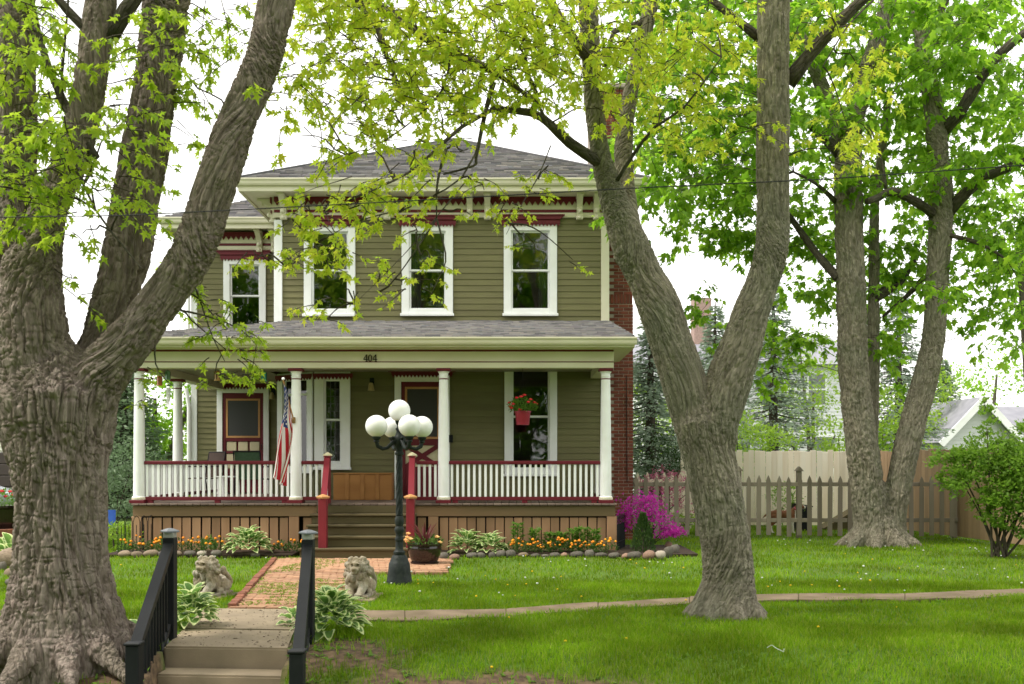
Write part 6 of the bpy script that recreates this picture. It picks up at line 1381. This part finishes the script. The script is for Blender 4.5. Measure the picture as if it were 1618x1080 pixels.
def nwin(h, x0, x1, y, z0, z1):
    m = MB(); m.cbox(x0-.1,x1+.1,y-.07,y-.031,z0-.1,z1+.1); f = m.build('window', WHITE, h); put('pane', MB().box(x0,x1,y-.08,y-.0705,z0,z1).mesh('pane', GLASS), f)
    put('sash', MB().box(x0,x1,y-.09,y-.081,(z0+z1)/2-.03,(z0+z1)/2+.03).mesh('sash', WHITE), f)
h1 = thing('neighbour_house', 'white clapboard house behind the spruces, beyond the board fence', 'house', (px(1180,43), 43, 0), world_parts=True)
ax0, ax1 = px(1020,43), px(1345,43); MB().box(ax0, ax1, 43, 52, 0, 5.9).build('wall', NWH, h1); tag(lapwall(ax0, ax1, 43, .2, 5.9).build('siding', NWH, h1), kind='stuff')
rf = MB().add([(ax0-.5,42.5,5.8),(ax1+.5,42.5,5.8),(ax1+.5,47.5,7.6),(ax0-.5,47.5,7.6),(ax1+.5,52.5,5.8),(ax0-.5,52.5,5.8)], [(0,1,2,3),(3,2,4,5),(0,3,5),(1,4,2),(0,5,4,1)]).build('roof', NGR, h1)
put('chimney', MB().cbox(px(1097,46),px(1124,46),46,46.9,5.9,pz(470,46)).mesh('chimney', NST), rf)
for xx in (1150,1215,1290): nwin(h1, px(xx,43)-.35, px(xx,43)+.35, 43, 4.1, 5.4)
for xx in (1070,1170,1300): nwin(h1, px(xx,43)-.4, px(xx,43)+.4, 43, 1.2, 2.7)
gw = MB().add([(ax0-.6,41.0,4.9),(ax0+2.6,41.0,4.9),(ax0+1.0,41.0,5.9),(ax0-.6,43,4.9),(ax0+2.6,43,4.9),(ax0+1.0,43,5.9)], [(0,1,2),(0,2,5,3),(1,4,5,2),(0,3,4,1)]).build('porch_gable', NWH, h1)
MB().box(ax0-.3,ax0+2.3,41.3,42.99,0,4.89).build('bay', NWH, h1)
h2 = thing('garage', 'white gabled garage with grey roof at the right edge', 'garage', (px(1560,38), 38, 0), world_parts=True)
gx0, gx1 = px(1492,38), px(1600,38); gm = (gx0+gx1)/2; MB().prism([(gx0,0),(gx1,0),(gx1,2.6),(gm,3.95),(gx0,2.6)], 38, 46).build('wall', NWH, h2); tag(lapwall(gx0, gx1, 38, .2, 3.9, .15, (2.6,3.95)).build('siding', NWH, h2), kind='stuff')
for sg in (-1,1): MB().bar((gm-.02*sg,42,4.05),(gm+sg*(gx1-gx0)*.62,42,2.32), 8.8, .12).build('roof', NGR, h2)
for sg in (-1,1): MB().bar((gm-.02*sg,37.55,4.0),(gm+sg*(gx1-gx0)*.62,37.55,2.27), .06, .24).build('barge_board', WHITE, h2)
MB().add([(gm,41,3.9),(gm+8,41,3.9),(gm+8,38.5,2.5),(gm,38.5,2.5)],[(0,1,2,3)]).build('side_roof', NGR, h2); MB().box(gx1+.01,gm+7.5,39,46,0,2.6).build('side_wall', NWH, h2)
h3 = thing('neighbour_house', 'cream-sided house with brown garage door at the left edge', 'house', (-20, 33, 0), world_parts=True)
MB().box(-28, px(24,33), 33, 40, 0, 4.6).build('wall', NYL, h3); tag(lapwall(-28, px(24,33), 33, 2.0, 4.6, .13).build('siding', NYL, h3), kind='stuff')
gd = MB().box(-22, px(22,33), 32.9, 32.96, 0, 1.93).build('garage_door', NDK, h3)
for k in range(5): put('panel', MB().cbox(-21.95, px(22,33)-.05, 32.86, 32.899, .05+k*.38, .40+k*.38, .01).mesh('panel', NDK), gd)
MB().bar((-28.3,36.5,4.9),(px(24,33)+.3,36.5,4.9), 8, .3).build('roof', NGR, h3)
# car in the neighbour's drive
CARP = pm('silver_car_paint', (.50,.53,.58), (.48,.51,.56), 2, .25, spec=.6, metallic=.3); TYRE = pm('tyre_rubber', (.012,.012,.012), (.016,.016,.016), 5, .8)
car = thing('parked_car', 'silver car parked in front of the brown garage door', 'car', (px(20,28)-2.25, 28, 0))
bm = bmesh.new(); prof = [(-2.2,.35),(2.15,.35),(2.2,.62),(2.1,.80),(1.25,.95),(.65,1.38),(.2,1.46),(-.8,1.46),(-1.45,1.10),(-2.1,1.0),(-2.25,.7)]
f1 = [bm.verts.new((x,-.82 if z < 1 else -.64,z)) for x,z in prof]; f2 = [bm.verts.new((x,.82 if z < 1 else .64,z)) for x,z in prof]; bm.faces.new(f1[::-1]); bm.faces.new(f2)
for i in range(len(prof)): j = (i+1) % len(prof); bm.faces.new((f1[i],f1[j],f2[j],f2[i]))
bmesh.ops.bevel(bm, geom=list(bm.edges), offset=.05, segments=2, affect='EDGES'); me = bpy.data.meshes.new('body'); bm.to_mesh(me); bm.free(); me.materials.append(CARP); me.polygons.foreach_set('use_smooth',[True]*len(me.polygons)); put('body', me, car)
put('side_window', MB().prism([(.60,1.0),(.15,1.38),(-.75,1.38),(-1.25,1.06),(-1.2,1.0)], -.77, -.70).mesh('side_window', DARK), car); MB().add([(1.14,-.62,1.05),(1.14,.62,1.05),(.66,.56,1.40),(.66,-.56,1.40)],[(0,1,2,3)]).build('windscreen', GLASS, car)
for xx in (-1.35,1.35):
    for sy in (-1,1):
        wh = put('wheel', MB().tube([(xx,sy*.66,.32),(xx,sy*.86,.32)], .32, 20).mesh('wheel', TYRE), car); put('rim', MB().tube([(xx,sy*.85,.32),(xx,sy*.872,.32)], .20, 14).mesh('rim', CAPG), wh)
for sy in (-1,1): put('headlight', MB().sphere((2.12,sy*.6,.72), .11, 10, sc=(.6,1.3,.7)).mesh('headlight', LENS), car); put('mirror', MB().sphere((.7,sy*.92,1.02), .09, 10, sc=(.8,.9,.8)).mesh('mirror', CARP), car)
rp_ = thing('planter', 'dark pot of red flowers on a brick ring at the left edge', 'planter', (px(6,21.5), 21.5, 0)); MB().lathe([(.30,0),(.36,.42),(.40,.45),(.40,.50),(.35,.5),(.1,.45)], (0,0,.18), 20).build('pot', POTG, rp_, smooth=True); clump('foliage', rp_, 260, .38, 1.05, .10, LILY, hmin=.62)
for k in range(16): a = k*2.4; blossom((.3*math.cos(a),.3*math.sin(a)-.05,.80+.2*random.random()), .05, RPET, rp_)
for k in range(22): a = k*6.283/22; put('ring_brick', MB().cbox(-.10,.10,-.05,.05,-.02,.20,.006).mesh('ring_brick', EDGEB), rp_, (.62*math.cos(a),.62*math.sin(a),0), a+1.57)
# black wire border fences beside the porch
def wirefence(x0, Y, n, label):
    t = thing('wire_border_fence', label, 'fence', (x0, Y, 0), R(60) if x0 < 0 else R(75), 'black wire borders at the porch corners')
    for i in range(n):
        x = i*.16; MB().tube([(x,0,0),(x,0,.55),(x+.02,0,.62),(x+.07,0,.66),(x+.12,0,.62),(x+.14,0,.55),(x+.14,0,0)], .006, 5).build('hoop', METAL, t); MB().tube([(x+.07,0,0),(x+.07,0,.5)], .006, 5).build('upright', METAL, t)
    MB().tube([(0,0,.18),(n*.16,0,.18)], .005, 4).build('crossbar', METAL, t)
wirefence(px(190,17.4), 17.3, 6, 'black wire border fence at the left porch corner'); wirefence(px(975,17.7), 17.7, 6, 'black wire border fence at the right porch corner')
gf = thing('garden_flag', 'small blue garden flag beside the huge trunk', 'flag', (px(171,18.6), 18.6, 0)); MB().tube([(-.15,0,0),(-.15,0,.75),(.16,0,.75)], .008, 5).build('stand', METAL, gf); MB().box(-.13,.14,-.004,.004,.38,.72).build('cloth', pm('blue_cloth', (.03,.09,.45), (.05,.14,.55), 6, .7), gf)
clump_l = bushy('leafy_groundcover', 'bright green leafy clump behind the left wire border', 'shrub', (px(178,18.2),18.2,0), [(0,0,.2,.5,.4,.25),(-.4,.3,.3,.4,.4,.3)], 900, .10, LITE, SIMPLE, 1)
# trees behind, left and right
def bgtree(label, x, Y, blobs, n, leaf, mat, tr=.18, group='leafy trees farther back'):
    return bushy('leafy_tree', label, 'tree', (px(x,Y), Y, 0), blobs, n, leaf, mat, NORWAY, 99, group, tr, BARK3, 7)
bgtree('leafy tree seen between the left porch columns', 245, 31, [(0,0,3.6,1.5,1.5,1.3),(-.6,0,2.2,1.2,1.2,.9),(.8,0,2.4,1.2,1.2,1.0),(1.4,0,4.2,1.2,1.2,1.0)], 4200, .15, LEAF_G)
bgtree('low leafy tree behind the left porch railing', 262, 35, [(0,0,1.2,1.6,1.4,1.1),(1.4,0,1.6,1.2,1.2,1.2),(-1.6,0,1.4,1.4,1.2,1.2)], 3800, .15, LITE)
bgtree('leafy tree left of the corner column, behind the spruce', 168, 37, [(0,0,2.6,1.6,1.5,1.5),(.4,0,1.2,1.8,1.4,1.0),(-1.0,0,3.6,1.2,1.2,1.0)], 3600, .16, LEAF_G)
bgtree('bright leafy tree in front of the white house, left of the twin maple', 1285, 37, [(0,0,4.2,1.3,1.2,1.1),(-1.2,0,3.2,1.1,1.1,.9),(.8,0,2.6,1.0,1.0,.8),(-.5,0,5.8,1.0,1.0,.8)], 2600, .14, LITE, .10)
bgtree('bright leafy tree between the twin maple and the garage', 1452, 40, [(0,0,3.2,1.2,1.2,.9),(1.2,0,2.6,1.0,1.0,.7),(.4,0,4.6,1.0,1.0,.8)], 2200, .14, LITE, .10)
bgtree('slim bright tree between the brick chimney and the forked maple', 1062, 36, [(0,0,3.0,.8,.8,1.0),(.4,0,4.6,.7,.7,.8)], 1300, .13, LITE, .08)
bgtree('hazy tree behind the garage at the right edge', 1560, 52, [(-2,0,5,2,2,1.6),(.5,0,6.2,2,2,1.6),(2.5,0,5,2,2,1.8)], 1500, .20, LEAF_G)
bgtree('tree at the right edge behind the shrub', 1640, 24, [(0,0,6.4,1.3,1.3,.9),(-.5,0,7.2,1.3,1.3,.9)], 1500, .15, LEAF_G)
pine_l = bushy('scrub_bush', 'greyish scrubby bush between the huge trunk and the porch', 'shrub', (px(186,22),22,0), [(0,0,.9,.7,.6,.7),(.3,0,1.5,.5,.5,.6),(-.3,0,1.6,.5,.5,.7)], 2600, .10, SPG, SIMPLE, 3)
# street trees opposite, behind the viewer: what the window panes mirror
for i, (x, y) in enumerate(((-26,-18),(-19,-15),(-12.5,-17),(-6.5,-15),(0,-16),(6.5,-15),(13,-17),(20,-16))):
    bushy('leafy_tree', '%s big maple across the street behind the viewer, from the left' % NPOS[i], 'tree', (x,y,-.8), [(0,0,8.2,3.4,3,2.8),(-2.2,0,6,2.4,2.4,2.0),(2.2,0,6.2,2.4,2.4,2.0),(.3,0,12.0,3.2,2.6,2.6),(0,0,15.0,2.4,2.2,1.8),(-2.4,0,10.5,2.2,2.2,2.2),(2.4,0,10.5,2.2,2.2,2.2),(0,.5,3.0,3.6,1.6,1.8)], 6000, .55, LEAF_G, NORWAY, 99, 'street trees opposite the house', .3, BARK3, 7)
# ================================================================== GRASS AND SMALL LAWN FLOWERS
GR = bpy.data.materials.new('lawn_grass'); GR.use_nodes = True
def _gr():
    N = GR.node_tree.nodes; L = GR.node_tree.links; N.clear(); out = N.new('ShaderNodeOutputMaterial'); g = N.new('ShaderNodeNewGeometry')
    cr = N.new('ShaderNodeValToRGB'); e = cr.color_ramp.elements; cs = [(.15,.285,.011),(.195,.335,.015),(.105,.225,.008),(.25,.355,.024),(.165,.295,.013),(.32,.35,.075)]
    while len(e) < len(cs): e.new(.5)
    for i, c in enumerate(cs): e[i].position = i/(len(cs)-1); e[i].color = (*c,1)
    L.new(g.outputs['Random Per Island'], cr.inputs[0])
    nz = N.new('ShaderNodeTexNoise'); nz.inputs['Scale'].default_value = .9; nz.inputs['Detail'].default_value = 4; L.new(g.outputs['Position'], nz.inputs['Vector'])
    mr = N.new('ShaderNodeMapRange'); mr.inputs[1].default_value = .35; mr.inputs[2].default_value = .68; mr.inputs[3].default_value = .58; mr.inputs[4].default_value = 1.25; L.new(nz.outputs['Fac'], mr.inputs[0])
    hs = N.new('ShaderNodeHueSaturation'); L.new(mr.outputs[0], hs.inputs['Value']); L.new(cr.outputs[0], hs.inputs['Color'])
    d = N.new('ShaderNodeBsdfDiffuse'); t = N.new('ShaderNodeBsdfTranslucent'); h2_ = N.new('ShaderNodeHueSaturation'); h2_.inputs['Value'].default_value = 1.4; L.new(hs.outputs[0], h2_.inputs['Color'])
    L.new(hs.outputs[0], d.inputs[0]); L.new(h2_.outputs[0], t.inputs[0]); mx = N.new('ShaderNodeMixShader'); mx.inputs[0].default_value = .4; L.new(d.outputs[0], mx.inputs[1]); L.new(t.outputs[0], mx.inputs[2]); L.new(mx.outputs[0], out.inputs[0])
_gr()
def inpoly(x, y, poly):
    r = np.zeros(len(x), bool); n = len(poly)
    for i in range(n):
        x1, y1 = poly[i][:2]; x2, y2 = poly[(i+1) % n][:2]
        c = ((y1 > y) != (y2 > y)) & (x < (x2-x1)*(y-y1)/(y2-y1+1e-12)+x1); r ^= c
    return r
PATHPOLY = [tuple(ground(x,n-2.0)) for x,n,f in _pe]+[tuple(ground(x,f+.9)) for x,n,f in _pe[::-1]]
WALKPOLY = [(wl_(10.9),10.9),(wl_(10.9)+1.27,10.8),(wl_(14.45)+1.30,14.45),(-.95,14.45),(-.95,16.6),(wl_(16.6),16.6)]
LANDPOLY = [tuple(lp(-.02,-2)),tuple(lp(1.14,-2)),tuple(lp(1.14,2.3)),tuple(lp(-.02,2.3))]
BEDS = [[(-7.0,16.98),(-3.75,16.98),(-3.75,17.9),(-7.0,17.9)], [(-1.55,16.75),(-1.0,16.9),(2.0,16.92),(3.2,17.1),(3.2,19.0),(1.95,19.0),(1.9,17.9),(-1.55,17.9)], [(-6.85,17.0),(1.9,16.9),(1.9,30),(-6.85,30)]]
def lawnpoints(n, y0, y1, extra=1.0):
    y = np.sqrt(rng.uniform(y0**2, y1**2, n)); x = rng.uniform(-.70,.76,n)*y*extra; k = np.ones(n, bool)
    for P in [PATHPOLY, WALKPOLY, LANDPOLY]+BEDS: k &= ~inpoly(x, y, P)
    return x[k], y[k]
def grass(name, n, y0, y1, h, w, label):
    x, y = lawnpoints(n, y0, y1); b = bare(x, y); k = rng.uniform(0,1,len(x)) < np.clip((b-.55)/.6, .05, 1); x, y = x[k], y[k]; n = len(x)
    z = lawn_z(x, y); a = rng.uniform(0,6.283,n); lean = rng.uniform(.1,.9,n); az = rng.uniform(0,6.283,n)
    pat = .55+.95*fbm(np.stack([x*1.8,y*1.8,np.zeros(n)],1), 4, 12); H = h*rng.uniform(.5,1.25,n)*pat; W = w*rng.uniform(.7,1.3,n)
    tx = np.cos(a)*W; ty = np.sin(a)*W; lx_ = np.cos(az)*lean; ly_ = np.sin(az)*lean
    v = np.stack([np.stack([x-tx,y-ty,z-.01],1), np.stack([x+tx,y+ty,z-.01],1), np.stack([x+lx_*H*.35+tx*.7,y+ly_*H*.35+ty*.7,z+H*.6],1), np.stack([x+lx_*H*.35-tx*.7,y+ly_*H*.35-ty*.7,z+H*.6],1), np.stack([x+lx_*H,y+ly_*H,z+H*.95],1)],1).reshape(-1,3)
    o = (np.arange(n)*5)[:,None]; t = np.concatenate([o+[0,1,2],o+[0,2,3],o+[3,2,4]],1).reshape(-1,3)
    return tag(put(name, npmesh(name, v, t, GR)), label, 'grass', kind='stuff')
grass('grass', 125000, 6.6, 9.8, .068, .0034, 'rough green grass on the near bank of the lawn')
grass('grass', 138000, 9.8, 13.5, .055, .0042, 'green grass in the middle of the front lawn')
grass('grass', 155000, 13.5, 26, .055, .0062, 'green grass along the porch and picket fence')
# broad weeds, dandelions and seed heads
WEED = leafmat('weed_leaf', [(.09,.18,.02),(.13,.23,.03),(.07,.15,.018)], .4)
x, y = lawnpoints(4200, 6.8, 12); b = bare(x, y); k = (rng.uniform(0,1,len(x)) < .55) | (b < .9); x, y = x[k], y[k]; n = len(x)
leaves_mesh('weeds', np.repeat(np.stack([x,y,lawn_z(x,y)],1), 4, 0)+rng.normal(0,.012,(n*4,3))*np.array([1,1,.2]), np.stack([rng.normal(0,1,n*4),rng.normal(0,1,n*4),rng.uniform(.2,1.0,n*4)],1), np.array([0,0,1])+rng.normal(0,.3,(n*4,3)), rng.uniform(.03,.075,n*4), SIMPLE, WEED); tag(bpy.data.objects['weeds'], 'broad-leaved weeds scattered through the near lawn', 'weeds')
def dots(name, n, y0, y1, r, mat, label, zc, sel=None):
    x, y = lawnpoints(n, y0, y1); 
    if sel is not None: k = sel(x, y); x, y = x[k], y[k]
    m = MB()
    for a, b in zip(x, y):
        z0 = float(lawn_z(np.array([a]), np.array([b]))[0]); hh = zc*random.uniform(.6,1.4); m.sphere((a,b,z0+hh), r*random.uniform(.7,1.2), 6, sc=(1,1,.7)); m.tube([(a,b,z0),(a,b,z0+hh)], .0025, 3, cap=False, mi=1)
    tag(m.build(name, [mat, WEED], None, smooth='all'), label, 'flowers', kind='stuff')
DANY = pm('dandelion_yellow', (.80,.52,.01), (.75,.45,.01), 9, .7); DANW = pm('dandelion_seed_head', (.62,.64,.60), (.55,.57,.52), 9, .9)
pat = lambda x, y: fbm(np.stack([x*.5,y*.5,np.zeros_like(x)],1), 2, 91) > .42
dots('dandelions', 90, 7.5, 17, .0135, DANY, 'yellow dandelions dotted over the lawn', .05)
dots('dandelion_seed_heads', 380, 11.8, 20, .015, DANW, 'white dandelion seed heads over the middle lawn', .075, pat)
m = MB(); fx = at(1225,1032,8.38); m.tube([(fx.x-.07,8.38,.05),(fx.x-.035,8.36,.075),(fx.x,8.34,.05),(fx.x+.05,8.3,.03),(fx.x+.06,8.33,.05)], .0026, 6); tag(m.build('twig_scrap', DANW), 'pale curled scrap lying in the grass near the forked maple', 'litter')
